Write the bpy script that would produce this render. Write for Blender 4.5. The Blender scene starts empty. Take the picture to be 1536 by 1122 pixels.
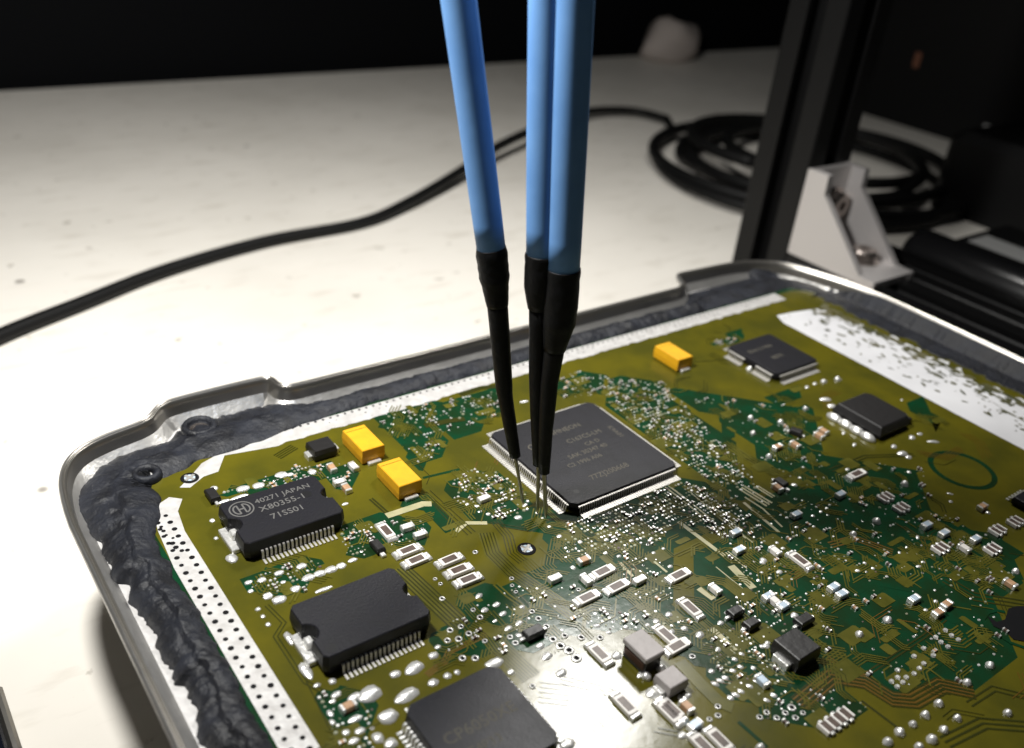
import bpy, bmesh, math, random
from mathutils import Vector, Matrix, noise
from mathutils.geometry import tessellate_polygon

random.seed(7)
S = 0.001            # everything below is written in millimetres, board top at z = 0
T = 28.0             # board top stands 28 mm over the table
CAMH = 93.0          # lens height over the board top, mm
FPX = 1407.48        # focal length in photo pixels (photo 1536 x 1122)
RC = ((0.80514474, -0.58596523, 0.0915789),
      (-0.22644191, -0.44643831, -0.86568868),
      (0.54814779, 0.67626739, -0.49213455))   # rows: camera right, down, forward in world axes
D = bpy.data
SC = bpy.context.scene
COL = SC.collection


def W(x, y, z=0.0):
    return Vector((x * S, y * S, (z + T) * S))


# ------------------------------------------------------------------ camera
cam = D.cameras.new('camera')
cam.sensor_width = 36.0
cam.lens = 36.0 * FPX / 1536.0
cam.clip_start = 0.005
cam.clip_end = 20.0
cam.dof.use_dof = True
cam.dof.focus_distance = 0.142
cam.dof.aperture_fstop = 20.0
camo = D.objects.new('camera', cam)
COL.objects.link(camo)
r0, r1, r2 = [Vector(r).normalized() for r in RC]
m = Matrix(((r0.x, -r1.x, -r2.x, 0), (r0.y, -r1.y, -r2.y, 0), (r0.z, -r1.z, -r2.z, 0), (0, 0, 0, 1)))
m.translation = W(0, 0, CAMH)
camo.matrix_world = m
SC.camera = camo

# ------------------------------------------------------------------ world, lamps, exposure
wd = D.worlds.new('World')
SC.world = wd
wd.use_nodes = True
wd.node_tree.nodes['Background'].inputs[0].default_value = (0.9, 0.95, 1.0, 1)
wd.node_tree.nodes['Background'].inputs[1].default_value = 0.012


def area_lamp(name, pos, target, size, watts, colour):
    l = D.lights.new(name, 'AREA')
    l.shape = 'DISK'
    l.size = size * S
    l.energy = watts
    l.color = colour
    o = D.objects.new(name, l)
    COL.objects.link(o)
    p, t = W(*pos), W(*target)
    o.location = p
    o.rotation_euler = (t - p).to_track_quat('-Z', 'Y').to_euler()
    return o


area_lamp('work_lamp', (14, 130, 168), (130, 310, -28), 22, 0.60, (1.0, 0.985, 0.95))
area_lamp('bench_lamp', (213, 188, 222), (90, 80, 0), 48, 0.32, (1.0, 0.98, 0.94))
SC.view_settings.view_transform = 'Standard'
SC.view_settings.look = 'None'
SC.view_settings.exposure = 0.42
SC.view_settings.gamma = 1.0
SC.cycles.sample_clamp_indirect = 4.0
SC.cycles.max_bounces = 6

# ------------------------------------------------------------------ pixel -> place
CROPS = {'A': (60, 540, 3.84), 'B': (400, 540, 3.84), 'C': (700, 540, 3.84), 'D': (1000, 440, 3.84), 'E': (1136, 620, 3.84),
         'F': (60, 830, 3.84), 'G': (400, 830, 3.84), 'H': (760, 830, 3.84), 'I': (1136, 830, 3.84), 'J': (310, 700, 6.98),
         'K': (780, 600, 6.144), 'L': (560, 980, 5.12), 'M': (1060, 480, 7.68), 'N': (1160, 540, 5.908), 'O': (1340, 700, 7.837),
         'P': (1400, 860, 8.015), 'a': (640, 740, 6.233), 'b': (840, 740, 6.233), 'c': (1000, 640, 6.233), 'd': (1000, 780, 6.233),
         'e': (640, 880, 6.233), 'f': (840, 900, 6.233), 'g': (1000, 940, 6.233), 'h': (470, 780, 6.233), 'p': (0, 0, 1)}


def bp(u, v, h=0.0):
    a, b = (u - 768) / FPX, (v - 561) / FPX
    q = [RC[0][i] * a + RC[1][i] * b + RC[2][i] for i in range(3)]
    t = (h - CAMH) / q[2]
    return q[0] * t, q[1] * t


def at(k, x, y, h=0.0):
    ox, oy, s = CROPS[k]
    return bp(ox + x / s, oy + y / s, h)


# ------------------------------------------------------------------ materials
def mat(name, col, rough=0.5, metal=0.0, spec=0.5, coat=0.0, vary=0.0, vscale=300.0, bump=0.0, bscale=900.0, col2=None, rvary=0.0, coat_rough=0.1):
    m_ = D.materials.new(name)
    m_.use_nodes = True
    nt = m_.node_tree
    b = nt.nodes['Principled BSDF']
    b.inputs['Base Color'].default_value = (*col, 1)
    b.inputs['Roughness'].default_value = rough
    b.inputs['Metallic'].default_value = metal
    b.inputs['Specular IOR Level'].default_value = spec
    b.inputs['Coat Weight'].default_value = coat
    b.inputs['Coat Roughness'].default_value = coat_rough
    tc = nt.nodes.new('ShaderNodeNewGeometry')
    if vary or col2 or rvary:
        n = nt.nodes.new('ShaderNodeTexNoise')
        n.inputs['Scale'].default_value = vscale
        n.inputs['Detail'].default_value = 5
        nt.links.new(tc.outputs['Position'], n.inputs['Vector'])
        if vary or col2:
            mx = nt.nodes.new('ShaderNodeMix')
            mx.data_type = 'RGBA'
            c2 = col2 or tuple(c * (1 - vary) for c in col)
            mx.inputs[6].default_value = (*col, 1)
            mx.inputs[7].default_value = (*c2, 1)
            rp = nt.nodes.new('ShaderNodeValToRGB')
            rp.color_ramp.elements[0].position = 0.36
            rp.color_ramp.elements[1].position = 0.66
            nt.links.new(n.outputs['Fac'], rp.inputs[0])
            nt.links.new(rp.outputs[0], mx.inputs[0])
            nt.links.new(mx.outputs[2], b.inputs['Base Color'])
        if rvary:
            mr = nt.nodes.new('ShaderNodeMapRange')
            mr.inputs[3].default_value = rough - rvary
            mr.inputs[4].default_value = rough + rvary
            nt.links.new(n.outputs['Fac'], mr.inputs[0])
            nt.links.new(mr.outputs[0], b.inputs['Roughness'])
    if bump:
        n2 = nt.nodes.new('ShaderNodeTexNoise')
        n2.inputs['Scale'].default_value = bscale
        n2.inputs['Detail'].default_value = 4
        nt.links.new(tc.outputs['Position'], n2.inputs['Vector'])
        bu = nt.nodes.new('ShaderNodeBump')
        bu.inputs['Strength'].default_value = bump
        bu.inputs['Distance'].default_value = 0.0004
        nt.links.new(n2.outputs['Fac'], bu.inputs['Height'])
        nt.links.new(bu.outputs[0], b.inputs['Normal'])
    return m_


M = {}
M['olive'] = mat('olive_solder_mask', (0.100, 0.088, 0.007), 0.18, 0, 0.36, coat=0.06, coat_rough=0.4, vary=0.0, col2=(0.062, 0.060, 0.007), vscale=120, bump=0.035, bscale=700, rvary=0.05)
M['green'] = mat('dark_green_solder_mask', (0.004, 0.042, 0.016), 0.18, 0, 0.36, coat=0.06, coat_rough=0.4, col2=(0.009, 0.028, 0.008), vscale=260, bump=0.04, bscale=900)
M['trace'] = mat('olive_copper_trace', (0.105, 0.098, 0.014), 0.22, 0, 0.36, coat=0.06, coat_rough=0.42, col2=(0.065, 0.066, 0.008), vscale=300)
M['gap'] = mat('dark_trace_gap', (0.03, 0.033, 0.005), 0.25, 0, 0.5)
M['flake'] = mat('mask_flake', (0.05, 0.055, 0.02), 0.4, 0, 0.5, col2=(0.13, 0.12, 0.06), vscale=200)
M['brown'] = mat('brown_trace', (0.13, 0.07, 0.01), 0.27, 0, 0.5)
M['pale'] = mat('pale_trace_sheen', (0.42, 0.38, 0.22), 0.4, 0.0, 0.5, col2=(0.3, 0.3, 0.16), vscale=500)  # light reflected off the wide traces, put into a paler tan
M['mute'] = mat('dull_tinned_pad', (0.26, 0.27, 0.18), 0.4, 0.2, 0.5)
M['edge'] = mat('board_edge_green', (0.01, 0.035, 0.016), 0.5)
M['tin'] = mat('tinned_solder', (0.82, 0.815, 0.79), 0.33, 0.6, 0.5, bump=0.3, bscale=1800)
M['tinpad'] = mat('tinned_pad', (0.60, 0.59, 0.575), 0.45, 0.25, 0.5, bump=0.2, bscale=1200, col2=(0.48, 0.465, 0.45), vscale=500)
M['widepad'] = mat('wide_tinned_pad', (0.74, 0.74, 0.76), 0.55, 0.1, 0.5, col2=(0.66, 0.66, 0.68), vscale=90, bump=0.1, bscale=300)
M['lead'] = mat('tinned_lead', (0.62, 0.60, 0.56), 0.4, 0.7, 0.5)
M['black'] = mat('black_epoxy', (0.0095, 0.0093, 0.0132), 0.44, 0, 0.36, bump=0.12, bscale=3000, rvary=0.07, vscale=350, vary=0.3)
M['darkbody'] = mat('black_moulded_body', (0.011, 0.010, 0.010), 0.42, 0, 0.5, bump=0.15)
M['dot'] = mat('dark_dimple', (0.006, 0.006, 0.007), 0.4)
M['print'] = mat('grey_print', (0.10, 0.097, 0.092), 0.7)
M['printfaint'] = mat('faint_print', (0.055, 0.05, 0.036), 0.7)
M['printdull'] = mat('dull_brown_print', (0.085, 0.077, 0.06), 0.7)
M['yellow'] = mat('yellow_tantalum', (0.74, 0.39, 0.010), 0.5, 0, 0.4, bump=0.1, bscale=2500, col2=(0.68, 0.34, 0.010), vscale=500)
M['tan'] = mat('tan_ceramic', (0.50, 0.30, 0.17), 0.45, 0, 0.5, vary=0.25, vscale=800)
M['ceramic'] = mat('white_ceramic', (0.80, 0.77, 0.73), 0.5)
M['film'] = mat('brown_resistive_film', (0.11, 0.075, 0.06), 0.4, 0, 0.5, vary=0.4, vscale=900)
M['bluish'] = mat('bluish_glare_white', (0.50, 0.60, 0.70), 0.35, 0.15, 0.5)  # bluish glare on white capacitors, painted into the base colour
M['greytop'] = mat('grey_ferrite_top', (0.40, 0.37, 0.36), 0.5, 0.0, 0.5, bump=0.2, vary=0.15)
M['copper'] = mat('copper_winding', (0.06, 0.025, 0.015), 0.5, 0.3)
M['hole'] = mat('dark_hole', (0.004, 0.004, 0.005), 0.7, 0, 0.15)
M['alu'] = mat('cast_aluminium', (0.52, 0.51, 0.49), 0.34, 0.85, 0.5, bump=0.25, bscale=700, rvary=0.08, vscale=200)
M['alulip'] = mat('polished_aluminium_lip', (0.42, 0.40, 0.365), 0.3, 0.95, 0.5, bump=0.08, bscale=500)
M['seal'] = mat('black_sealant', (0.005, 0.0055, 0.008), 0.54, 0, 0.35, bump=0.5, bscale=1500, rvary=0.12, vscale=260, col2=(0.013, 0.015, 0.022))
M['blue'] = mat('blue_sleeve', (0.165, 0.355, 0.70), 0.55, 0, 0.3, col2=(0.14, 0.315, 0.65), vscale=160, bump=0.05, bscale=300)
M['alufloor'] = mat('bare_cast_floor', (0.5, 0.49, 0.48), 0.5, 0.25, 0.5, bump=0.3, bscale=700)
M['shrink'] = mat('black_heat_shrink', (0.003, 0.003, 0.0032), 0.5, 0, 0.22, bump=0.8, bscale=420)
M['needle'] = mat('gold_needle', (0.40, 0.37, 0.28), 0.3, 0.85)
M['cable'] = mat('black_cable_rubber', (0.004, 0.004, 0.004), 0.55, 0, 0.2)
M['anod'] = mat('black_anodised', (0.003, 0.003, 0.0031), 0.4, 0.0, 0.25, bump=0.1, bscale=1200)
M['gloss'] = mat('glossy_black', (0.006, 0.006, 0.0065), 0.24, 0, 0.6)
M['bracket'] = mat('sandblasted_aluminium', (0.55, 0.525, 0.515), 0.42, 0.55, 0.5, bump=0.2, bscale=2500)
M['steel'] = mat('steel_screw', (0.4, 0.35, 0.32), 0.22, 0.95)
M['plastic'] = mat('black_plastic_box', (0.0035, 0.0035, 0.0037), 0.5, 0, 0.2, bump=0.1, bscale=400)
M['wall'] = mat('black_backdrop', (0.0022, 0.0024, 0.003), 0.8, 0, 0.1)
M['paper'] = mat('crumpled_grey_cloth', (0.42, 0.37, 0.34), 0.9, 0, 0.1, bump=0.4, bscale=150)
M['white'] = mat('white_mark', (0.42, 0.42, 0.41), 0.6)
M['orange'] = mat('orange_mark', (0.16, 0.06, 0.03), 0.6)
M['screen'] = mat('dark_glass', (0.006, 0.007, 0.012), 0.12, 0, 0.5)

# the table top: warm white laminate with faint stains, scratches and specks
tm = mat('white_laminate', (0.78, 0.745, 0.68), 0.5, 0, 0.4, bump=0.05, bscale=300)
nt = tm.node_tree
geo = nt.nodes['Geometry'] if 'Geometry' in nt.nodes else [n for n in nt.nodes if n.type == 'NEW_GEOMETRY'][0]
pb = nt.nodes['Principled BSDF']


def chain_mix(prev, fac, col):
    mx = nt.nodes.new('ShaderNodeMix')
    mx.data_type = 'RGBA'
    if prev is None:
        mx.inputs[6].default_value = (0.78, 0.745, 0.68, 1)
    else:
        nt.links.new(prev, mx.inputs[6])
    mx.inputs[7].default_value = (*col, 1)
    nt.links.new(fac, mx.inputs[0])
    return mx.outputs[2]


def noise_fac(scale, lo, hi, stretch=(1, 1, 1), amount=1.0, kind='noise'):
    mp = nt.nodes.new('ShaderNodeMapping')
    mp.inputs['Scale'].default_value = stretch
    nt.links.new(geo.outputs['Position'], mp.inputs[0])
    if kind == 'noise':
        n = nt.nodes.new('ShaderNodeTexNoise')
        n.inputs['Detail'].default_value = 6
        n.inputs['Scale'].default_value = scale
        out = n.outputs['Fac']
    else:
        n = nt.nodes.new('ShaderNodeTexVoronoi')
        n.inputs['Scale'].default_value = scale
        out = n.outputs['Distance']
    nt.links.new(mp.outputs[0], n.inputs['Vector'])
    mr = nt.nodes.new('ShaderNodeMapRange')
    mr.inputs[1].default_value = lo
    mr.inputs[2].default_value = hi
    mr.inputs[3].default_value = 0
    mr.inputs[4].default_value = amount
    nt.links.new(out, mr.inputs[0])
    return mr.outputs[0]


o_ = chain_mix(None, noise_fac(14, 0.45, 0.75, amount=0.6), (0.60, 0.57, 0.51))
o_ = chain_mix(o_, noise_fac(60, 0.56, 0.72, stretch=(1, 3.5, 1), amount=0.55), (0.56, 0.52, 0.45))
o_ = chain_mix(o_, noise_fac(170, 0.66, 0.72, amount=0.6), (0.30, 0.27, 0.22))
o_ = chain_mix(o_, noise_fac(34, 0.055, 0.035, amount=0.75, kind='voronoi'), (0.16, 0.14, 0.12))
nt.links.new(o_, pb.inputs['Base Color'])
M['table'] = tm


# ------------------------------------------------------------------ mesh helpers (mm)
class MB:
    def __init__(self):
        self.v, self.f = [], []

    def add(self, vs, fs):
        n = len(self.v)
        self.v += [tuple(p) for p in vs]
        self.f += [tuple(i + n for i in f) for f in fs]
        return self

    def box(self, x0, x1, y0, y1, z0, z1, ch=0.0):
        if ch <= 0:
            vs = [(x, y, z) for z in (z0, z1) for x, y in ((x0, y0), (x1, y0), (x1, y1), (x0, y1))]
            return self.add(vs, [(3, 2, 1, 0), (4, 5, 6, 7), (0, 1, 5, 4), (1, 2, 6, 5), (2, 3, 7, 6), (3, 0, 4, 7)])
        p = [(x0, y0), (x1, y0), (x1, y1), (x0, y1)]
        c = ch
        pl = [(x0 + c, y0), (x1 - c, y0), (x1, y0 + c), (x1, y1 - c), (x1 - c, y1), (x0 + c, y1), (x0, y1 - c), (x0, y0 + c)]
        return self.prism(pl, [(z0, 0), (z1 - c, 0), (z1, c)])

    def prism(self, poly, levels):
        """poly CCW; levels = [(z, inset)] from bottom to top"""
        n = len(poly)
        rings = []
        for z, ins in levels:
            pts = inset(poly, ins) if abs(ins) > 1e-9 else poly
            rings.append([(p[0], p[1], z) for p in pts])
        vs = [p for r in rings for p in r]
        fs = []
        for k in range(len(rings) - 1):
            for i in range(n):
                j = (i + 1) % n
                fs.append((k * n + i, k * n + j, (k + 1) * n + j, (k + 1) * n + i))
        top = (len(rings) - 1) * n
        for t in tess(rings[-1]):
            fs.append(tuple(top + i for i in t))
        for t in tess(rings[0]):
            fs.append(tuple(reversed(t)))
        return self.add(vs, fs)

    def lathe(self, prof, seg=16, cx=0, cy=0, sx=1.0, sy=1.0):
        """prof = [(r, z)] bottom to top"""
        vs, fs = [], []
        for r, z in prof:
            for i in range(seg):
                a = 2 * math.pi * i / seg
                vs.append((cx + r * sx * math.cos(a), cy + r * sy * math.sin(a), z))
        for k in range(len(prof) - 1):
            for i in range(seg):
                j = (i + 1) % seg
                fs.append((k * seg + i, k * seg + j, (k + 1) * seg + j, (k + 1) * seg + i))
        fs.append(tuple(range((len(prof) - 1) * seg, len(prof) * seg)))
        fs.append(tuple(reversed(range(seg))))
        return self.add(vs, fs)

    def tube(self, pts, rad, seg=10):
        pts = [Vector(p) for p in pts]
        n = len(pts)
        vs, fs = [], []
        up = Vector((0, 0, 1))
        for i, p in enumerate(pts):
            t = (pts[min(i + 1, n - 1)] - pts[max(i - 1, 0)]).normalized()
            a = t.cross(up if abs(t.z) < .8 else Vector((1, 0, 0)))
            a.normalize()
            b = t.cross(a).normalized()
            r = rad[i] if isinstance(rad, (list, tuple)) else rad
            for k in range(seg):
                th = 2 * math.pi * k / seg
                vs.append(p + a * (r * math.cos(th)) + b * (r * math.sin(th)))
        for i in range(n - 1):
            for k in range(seg):
                l = (k + 1) % seg
                fs.append((i * seg + k, (i + 1) * seg + k, (i + 1) * seg + l, i * seg + l))
        fs.append(tuple(range(seg)))
        fs.append(tuple(reversed(range((n - 1) * seg, n * seg))))
        return self.add(vs, fs)

    def ribbon(self, pts, w, z):
        n = len(pts)
        vs, fs = [], []
        for i in range(n):
            p = Vector(pts[i])
            d0 = (Vector(pts[i]) - Vector(pts[i - 1])).normalized() if i else None
            d1 = (Vector(pts[i + 1]) - Vector(pts[i])).normalized() if i < n - 1 else None
            d = d1 if d0 is None else d0 if d1 is None else (d0 + d1).normalized()
            k = 1.0
            if d0 is not None and d1 is not None:
                k = 1.0 / max(0.5, d.dot(d1))
            nn = Vector((-d.y, d.x)) * (w / 2 * k)
            vs += [(p.x + nn.x, p.y + nn.y, z), (p.x - nn.x, p.y - nn.y, z)]
        for i in range(n - 1):
            fs.append((2 * i + 1, 2 * i + 3, 2 * i + 2, 2 * i))
        return self.add(vs, fs)

    def sheet(self, poly, z):
        vs = [(p[0], p[1], z) for p in poly]
        return self.add(vs, tess(vs))

    def disc(self, x, y, z, r, seg=10, ry=None):
        ry = ry or r
        vs = [(x + r * math.cos(2 * math.pi * i / seg), y + ry * math.sin(2 * math.pi * i / seg), z) for i in range(seg)]
        return self.add(vs, [tuple(range(seg))])

    def mesh(self, name, material, smooth=False, loc=None):
        me = D.meshes.new(name)
        me.from_pydata([(x * S, y * S, z * S) for x, y, z in self.v], [], self.f)
        me.materials.append(M[material])
        if smooth:
            for p in me.polygons:
                p.use_smooth = True
        me.update()
        return me


def area2(p):
    return sum(p[i - 1][0] * p[i][1] - p[i][0] * p[i - 1][1] for i in range(len(p)))


def tess(poly):
    fs = tessellate_polygon([[Vector((p[0], p[1], 0)) for p in poly]])
    out = []
    for t in fs:
        a = area2([poly[i] for i in t])
        if abs(a) < 1e-12:
            continue
        out.append(tuple(t) if a > 0 else tuple(reversed(t)))
    return out


def inset(poly, d):
    n = len(poly)
    out = []
    for i in range(n):
        p0, p, p1 = Vector(poly[i - 1][:2]), Vector(poly[i][:2]), Vector(poly[(i + 1) % n][:2])
        a, b = (p - p0), (p1 - p)
        if a.length < 1e-9 or b.length < 1e-9:
            out.append((p.x, p.y))
            continue
        a.normalize(); b.normalize()
        na, nb = Vector((-a.y, a.x)), Vector((-b.y, b.x))
        q = na + nb
        if q.length < 1e-6:
            q = na.copy()
        q.normalize()
        k = d / max(0.4, q.dot(na))
        out.append((p.x + q.x * k, p.y + q.y * k))
    return out


def link(name, me, parent=None, loc=(0, 0, 0), rot=0.0, top=False):
    """loc in board millimetres. Children of board/case live in world axes with an identity parent at z = T."""
    o = D.objects.new(name, me)
    COL.objects.link(o)
    if parent is None:
        o.location = W(*loc)
    else:
        o.parent = parent
        o.location = Vector(loc) * S
    o.rotation_euler = (0, 0, rot)
    return o


def tag(o, label=None, cat=None, group=None, kind=None):
    for k, v in (('label', label), ('category', cat), ('group', group), ('kind', kind)):
        if v:
            o[k] = v
    return o


def text_mesh(name, txt, size, material, sx=1.0):
    cu = D.curves.new(name, 'FONT')
    cu.body = txt
    cu.size = size * S
    cu.align_x = 'LEFT'
    cu.offset = size * S * 0.008
    cu.resolution_u = 2
    o = D.objects.new(name, cu)
    COL.objects.link(o)
    dg = bpy.context.evaluated_depsgraph_get()
    me = D.meshes.new_from_object(o.evaluated_get(dg))
    D.objects.remove(o)
    D.curves.remove(cu)
    for v in me.vertices:
        v.co.x *= sx
    me.materials.clear()
    me.materials.append(M[material])
    me.name = name
    return me


def cr(pts, n=8):
    """Catmull-Rom through points"""
    P = [Vector(p) for p in pts]
    out = []
    for i in range(len(P) - 1):
        p0, p1, p2, p3 = P[max(i - 1, 0)], P[i], P[i + 1], P[min(i + 2, len(P) - 1)]
        for k in range(n):
            t = k / n
            out.append(0.5 * ((2 * p1) + (p2 - p0) * t + (2 * p0 - 5 * p1 + 4 * p2 - p3) * t * t + (3 * p1 - p0 - 3 * p2 + p3) * t ** 3))
    out.append(P[-1])
    return out


# ------------------------------------------------------------------ setting: table, dark wall
tb = MB().box(-700, 1300, -500, 488, -25, 0, 1.5)
o = link('table_top', tb.mesh('table_top', 'table'), None, (0, 0, -T))
tag(o, 'warm white laminate table top with scratches and specks', 'table', kind='structure')
o = link('back_wall', MB().box(-900, 1500, 500, 520, -400, 700).mesh('back_wall', 'wall'), None, (0, 0, 0))
tag(o, 'black unlit wall behind the table edge', 'wall', kind='structure')

# ------------------------------------------------------------------ metal case
X0, X1, Y0, Y1 = 17.5, 208.8, 0.0, 140.0


def rrect(x0, x1, y0, y1, r, n=10):
    out = []
    for cx, cy, a0 in ((x1 - r, y0 + r, -90), (x1 - r, y1 - r, 0), (x0 + r, y1 - r, 90), (x0 + r, y0 + r, 180)):
        for i in range(n + 1):
            a = math.radians(a0 + 90 * i / n)
            out.append((cx + r * math.cos(a), cy + r * math.sin(a)))
    return out


# outer outline, counter-clockwise, with the two mounting lobes on the far side
outline = [(X0, 12), (18.6, 6), (22, 2), (28, Y0), (198, Y0), (204.5, 2), (208, 7), (X1, 14), (209, 70), (209, 108), (208.6, 116), (207.2, 124), (205.0, 131), (201.5, 138.5),
           (197, 142.5), (191.5, 144.9), (184, 146), (170, 146.6), (167.6, 146), (165.8, 143.6), (164.4, 141.2), (161.5, 140.2),
           (120, 140.1), (64, 139.9), (61, 140.1), (60.1, 141.2), (59.9, 143), (59.2, 144.3), (57.6, 144.9), (49, 145), (41, 144.7), (38.3, 143.7), (36.3, 141.6), (34.8, 140.4), (32.5, 139.7),
           (28.6, 138.9), (24.6, 137.4), (21.6, 135.0), (19.6, 131.5), (18.4, 127.0), (X0, 118), (17.3, 70)]
sm = []
for i in range(len(outline)):
    P_ = [Vector(outline[(i + k) % len(outline)]) for k in (-1, 0, 1, 2)]
    L_ = (P_[2] - P_[1]).length
    if L_ > 14:
        sm += [P_[1], P_[1] + (P_[2] - P_[1]) * (1.0 / L_), P_[2] - (P_[2] - P_[1]) * (1.0 / L_)]
        continue
    for k in range(3):
        t = k / 3
        for a_, b_ in ((0, 1), (3, 2)):
            d_ = P_[a_] - P_[b_]
            if d_.length > 1.4 * L_:
                P_[a_] = P_[b_] + d_.normalized() * 1.4 * L_
        p0, p1, p2, p3 = P_
        sm.append(0.5 * ((2 * p1) + (p2 - p0) * t + (2 * p0 - 5 * p1 + 4 * p2 - p3) * t * t + (3 * p1 - p0 - 3 * p2 + p3) * t ** 3))
outline = [(p.x, p.y) for p in sm]
case_levels = [(-27.9, 10.0), (-27.0, 9.2), (-4.0, 8.0), (-1.5, 3.0), (1.0, 0.9), (1.4, 0.25), (2.3, 0.0), (2.75, 0.14), (2.95, 0.5)]
cb = MB()
n = len(outline)
rings = [[(p[0], p[1], z) for p in inset(outline, d)] for z, d in case_levels]
vs = [p for r in rings for p in r]
fs = []
for k in range(len(rings) - 1):
    for i in range(n):
        j = (i + 1) % n
        fs.append((k * n + i, k * n + j, (k + 1) * n + j, (k + 1) * n + i))
cb.add(vs, fs)
cb.add([p for p in rings[0]], [tuple(reversed(t)) for t in tess(rings[0])])
floor_poly = inset(outline, 2.0)
case = link('metal_case', cb.mesh('metal_case', 'alu', True), None, (0, 0, 0))
tag(case, 'open cast aluminium housing with black sealant round its rim', 'metal case')
# rolled lip: two beads with a groove between, then the inner wall
lip = [(2.95, 0.5), (2.97, 0.62), (2.7, 0.74), (2.62, 0.84), (2.75, 0.94), (2.88, 1.05), (2.8, 1.22), (1.6, 1.4), (-0.6, 1.8), (-1.7, 2.1)]
lb = MB()
rings = [[(p[0], p[1], z) for p in inset(outline, d)] for z, d in lip]
fs = []
for k in range(len(rings) - 1):
    for i in range(n):
        j = (i + 1) % n
        fs.append((k * n + i, k * n + j, (k + 1) * n + j, (k + 1) * n + i))
lb.add([p for r in rings for p in r], fs)
link('rim', lb.mesh('rim', 'alulip', True), case)
link('tray_floor', MB().sheet(floor_poly, -1.7).mesh('tray_floor', 'alufloor'), case)


# sealant: a lumpy black bead torn open along its edges
def perimeter(x0, x1, y0, y1, r, step=0.32):
    base = rrect(x0, x1, y0, y1, r, 24)
    out = []
    nb = len(base)
    for i in range(nb):
        a, b = Vector(base[i]), Vector(base[(i + 1) % nb])
        k = max(1, int((b - a).length / step))
        for j in range(k):
            out.append(a + (b - a) * (j / k))
    return out


per = perimeter(X0, X1, Y0, Y1, 15.5)
npz = len(per)
ACR = 22
sb = MB()
vs, fs = [], []
for i in range(npz):
    p = per[i]
    t = (per[(i + 1) % npz] - per[i - 1]).normalized()
    nn = Vector((-t.y, t.x))
    left = max(0.0, min(1.0, (60 - p.x) / 30.0)) if p.y < 125 else 0.0
    right = max(0.0, min(1.0, (p.x - 190) / 10.0))
    far = max(0.0, min(1.0, (p.y - 125) / 8.0)) * (1 - right)
    nz = noise.noise(Vector((p.x * 0.09, p.y * 0.09, 3.1)))
    nz2 = noise.noise(Vector((p.x * 0.33, p.y * 0.33, 9.7)))
    nz3 = noise.noise(Vector((p.x * 1.1, p.y * 1.1, 1.7)))
    da = 3.9 + 1.7 * nz + 1.2 * nz2 + 0.55 * nz3 + 0.2 * noise.noise(Vector((p.x * 2.2, p.y * 2.2, 4.4)))
    db = 10.3 + 0.5 * nz2 + 0.35 * nz3 - 0.5 * nz
    if far > 0.2:
        da = 2.5 + 0.35 * nz + 0.4 * nz2 + 0.25 * nz3
        db = 9.4 + 0.35 * nz2 + 0.3 * nz3
        if p.x < 66:
            da = 2.0 + 0.8 * nz + 0.6 * nz3 - 3.0 * max(0.0, min(1.0, (p.x - 38) / 4.0, (63 - p.x) / 4.0))
            db = 12.6 - 3.2 * max(0.0, (p.x - 46) / 20.0) + 0.8 * nz2
    if p.y > 120 and p.x > 163:
        da = 2.0 - 4.6 * min(1.0, (p.x - 163) / 5.0) * max(0.0, min(1.0, (p.y - 128) / 10.0))
        hgt_k = .5
    else:
        hgt_k = 1.0
    if right > 0.2 and not (p.y > 128):
        da = 1.25 + 0.03 * nz2
        db = 12.2 + 2.4 * nz + 1.6 * nz2 + 1.0 * nz3
    if p.x < 40 and p.y > 112:
        kc = max(0.0, min(1.0, (p.y - 112) / 9.0)) * max(0.0, min(1.0, (40 - p.x) / 6.0))
        da += (2.5 + 0.5 * nz2 + 0.4 * nz3 - da) * kc
        db += (14.3 + 0.6 * nz2 - db) * kc
    hgt = 1.5 * hgt_k * (1 - 0.86 * right) * (1 - 0.25 * far)
    for k in range(ACR + 1):
        s = k / ACR
        d = da + (db - da) * s
        q = p + nn * d
        prof = math.sin(math.pi * min(1, max(0, s))) ** 0.55
        lump = noise.fractal(Vector((q.x * 0.55, q.y * 0.55, 0.4)), 1.0, 2.0, 4)
        ridge = noise.noise(Vector((q.x * 0.16 + q.y * 0.04, q.y * 0.16, 5.0 + s * 1.2)))
        fine = noise.noise(Vector((q.x * 2.1, q.y * 2.1, 2.2)))
        z0 = -1.75 if s < 0.5 else -0.6
        z = z0 + prof * (hgt * (0.85 + 0.2 * lump + 0.38 * ridge) + 0.09 * fine * (1 - 0.6 * right) + (0.75 if s >= 0.5 else 1.2))
        if s >= 0.62 and z < 0.05 and 0 < s < 1:
            z = 0.05 + 0.1 * prof
        if right > 0.2 and s < .3:
            z = max(z, (2.55 - 12.5 * s) * right)
        vs.append((q.x, q.y, z))
for i in range(npz):
    j = (i + 1) % npz
    for k in range(ACR):
        a, b = i * (ACR + 1) + k, j * (ACR + 1) + k
        fs.append((a, b, b + 1, a + 1))
sb.add(vs, fs)
link('sealant_bead', sb.mesh('sealant_bead', 'seal', True), case)
# screw bosses half buried in the sealant
for k, x, y, r in (('A', 918, 380, 2.6), ('A', 612, 652, 1.9)):
    bx, by = at(k, x, y, 0.8)
    b = MB().lathe([(r + .5, -1.7), (r + .5, 0.7), (r + .1, 1.25), (r - .35, 1.3), (r - .7, 0.75), (r - .9, 0.2)], 22)
    bo = link('screw_boss', b.mesh('screw_boss', 'seal', True), case, (bx, by, 0))
    s_ = MB().lathe([(r - .75, -0.6), (r - .8, 0.25), (r - 1.1, 0.5), (r - 1.4, 0.3)], 16)
    link('screw_head', s_.mesh('screw_head', 'steel' if k == 'A' and x > 800 else 'tin', True), bo, (0, 0, 0))

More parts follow.
